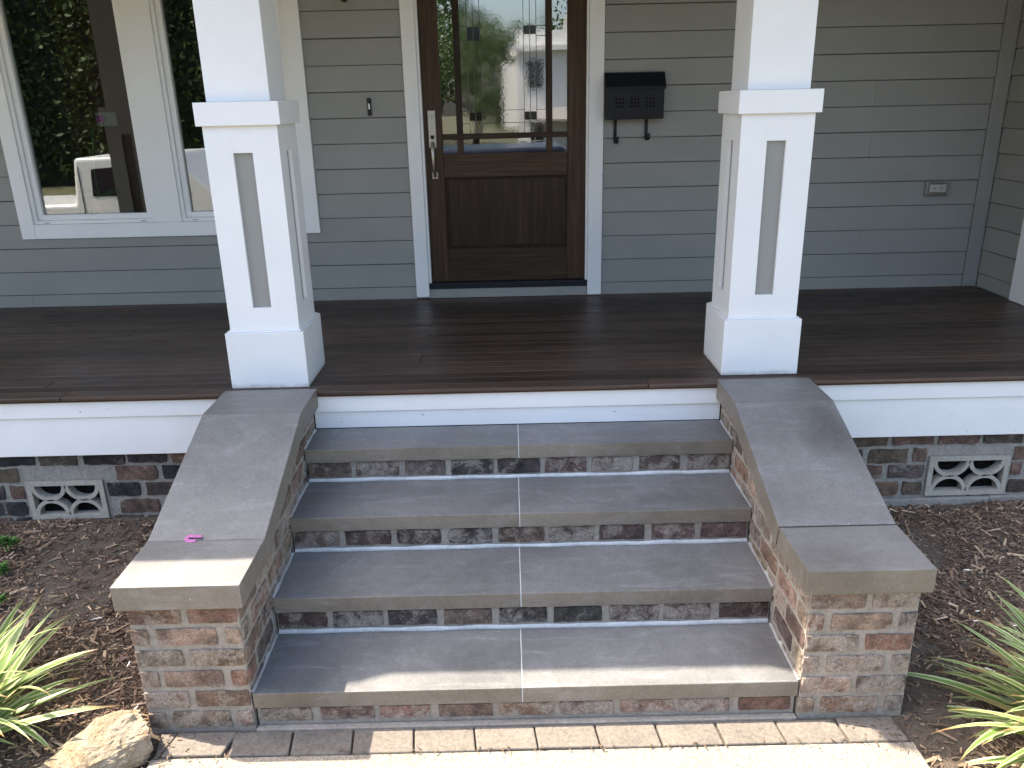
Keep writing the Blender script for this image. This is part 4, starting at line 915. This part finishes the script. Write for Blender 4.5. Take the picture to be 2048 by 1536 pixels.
at = me.color_attributes.new('Col', 'FLOAT_COLOR', 'POINT'); at.data.foreach_set('color', C.ravel()); o = link_obj('foliage', me, M['leaf'], hd); o['_set'] = 1; o['kind'] = 'stuff'
# white house across the street
fh = root('neighbour_house', 'white two storey house across the street mirrored in the door glass', 'house', base=(5, -34, -0.7))
M['hw'] = simple('white_house_siding', (0.72, 0.72, 0.70), 0.6, 0, 0.05); M['hroof'] = simple('grey_roof', (0.28, 0.27, 0.26), 0.8)
MB().box(0.6, 9.0, -41, -34.0, -0.75, 4.4).build('wall', M['hw'], fh); MB().box(-0.1, 0.598, -40, -35.2, 0.8, 3.9).build('bay', M['hw'], fh)
for k in range(24):
    z = -0.6+k*0.205; MB().prism([(-33.998, z), (-33.975, z), (-33.996, z+0.2)], 'x', 0.6, 9.0).build('siding_board', M['hw'], fh)
MB().box(0.3, 9.3, -41.3, -33.5, 4.41, 4.62).box(0.7, 8.8, -40.8, -34.1, 4.621, 5.35).build('cornice', M['hw'], fh)
MB().prism([(-41.4, 5.36), (-33.6, 5.36), (-37.5, 6.3)], 'x', 3.2, 9.2).build('roof', M['hroof'], fh)
MB().prism([(-34.0, 1.75), (-32.2, 1.25), (-32.2, 1.15), (-34.0, 1.6)], 'x', 0.9, 9.2).build('porch_roof', M['hroof'], fh)
for x in (1.0, 3.0, 5.2):
    for z in (2.6, -0.2):
        w = MB().box(x, x+0.95, -33.97, -33.93, z, z+1.45).build('window', M['hw'], fh); g = MB().box(x+0.08, x+0.87, -33.929, -33.92, z+0.08, z+1.37).build('pane', M['black'], w)
        mm = MB().box(x+0.46, x+0.49, -33.919, -33.91, z+0.08, z+1.37)
        for q in (0.4, 0.75, 1.05): mm.box(x+0.08, x+0.459, -33.919, -33.91, z+q, z+q+0.03).box(x+0.491, x+0.87, -33.919, -33.91, z+q, z+q+0.03)
        mm.build('muntin', M['hw'], w)
for x in (1.0, 3.6, 6.3, 8.9): MB().box(x, x+0.2, -32.5, -32.3, -0.7, 1.15).build('post', M['hw'], fh)
settle()
# vehicles at the kerb
def vehicle(name, c, prof, glassp, wheels, col, label, cat):
    t = thing(name, c, label, cat); m = simple(name+'_paint', col, 0.25, 0, 0.03, 3, 0.0)
    o = MB().prism(prof, 'y', -0.88, 0.88).build('body', m, t, 0.06, 3, smooth=False); o['_set'] = 1
    for p in glassp:
        for s in (-1, 1):
            w = MB().prism(p, 'y', s*0.882, s*0.890).build('side_window', M['black'], t); w['_set'] = 1
    for x in wheels:
        for s in (-1, 1):
            w = MB().cyl((x, s*0.68 if s > 0 else -0.90, 0.36), 'y', 0.36, 0.22, 20).build('wheel', M['dark'], t); w['_set'] = 1
            r = MB().cyl((x, 0.901 if s > 0 else -0.915, 0.36), 'y', 0.20, 0.014, 16).build('rim', M['nickel'], w); r['_set'] = 1
    for x in (-1, 1):
        for s in (-0.6, 0.6):
            hl = MB().box(x*prof[1][0]*0.995-0.02, x*prof[1][0]*0.995+0.02, s-0.15, s+0.15, 0.75, 0.9).build('lamp', M['greyplastic'], t); hl['_set'] = 1
    h = MB().box(0.35, 0.55, 0.885, 0.91, 1.02, 1.07).build('door_handle', M['black'], t); h['_set'] = 1
    return t
vehicle('pickup_truck', (-6.32, -6.1, -0.36), [(-2.7, 0.42), (-2.75, 0.98), (-0.95, 1.0), (-0.85, 1.74), (0.75, 1.78), (1.35, 1.16), (2.6, 1.05), (2.7, 0.45)],
        [[(-0.62, 1.12), (-0.58, 1.56), (0.02, 1.60), (0.02, 1.12)], [(0.14, 1.12), (0.14, 1.60), (0.62, 1.61), (1.02, 1.14)], [(-0.805, 0.5), (-0.80, 1.6), (-0.79, 1.6), (-0.795, 0.5)], [(0.075, 0.5), (0.075, 1.6), (0.083, 1.6), (0.083, 0.5)]], (-1.75, 1.75), (0.72, 0.72, 0.70), 'white pickup truck at the kerb mirrored in the left window pane', 'truck')
vehicle('parked_car', (0.3, -6.1, -0.36), [(-2.2, 0.40), (-2.25, 1.05), (-2.15, 1.15), (-1.8, 1.72), (0.6, 1.76), (1.25, 1.15), (2.2, 0.98), (2.25, 0.42)],
        [[(-1.75, 1.18), (-1.6, 1.62), (-0.55, 1.65), (-0.55, 1.18)], [(-0.48, 1.18), (-0.48, 1.65), (0.5, 1.66), (0.95, 1.18)]], (-1.4, 1.4), (0.010, 0.013, 0.026), 'dark blue car at the kerb mirrored in the low door panes', 'car')
for o in COL.objects:
    if '_set' in o: del o['_set']
SC.render.engine = 'CYCLES'
SC.cycles.max_bounces = 8; SC.cycles.transparent_max_bounces = 12
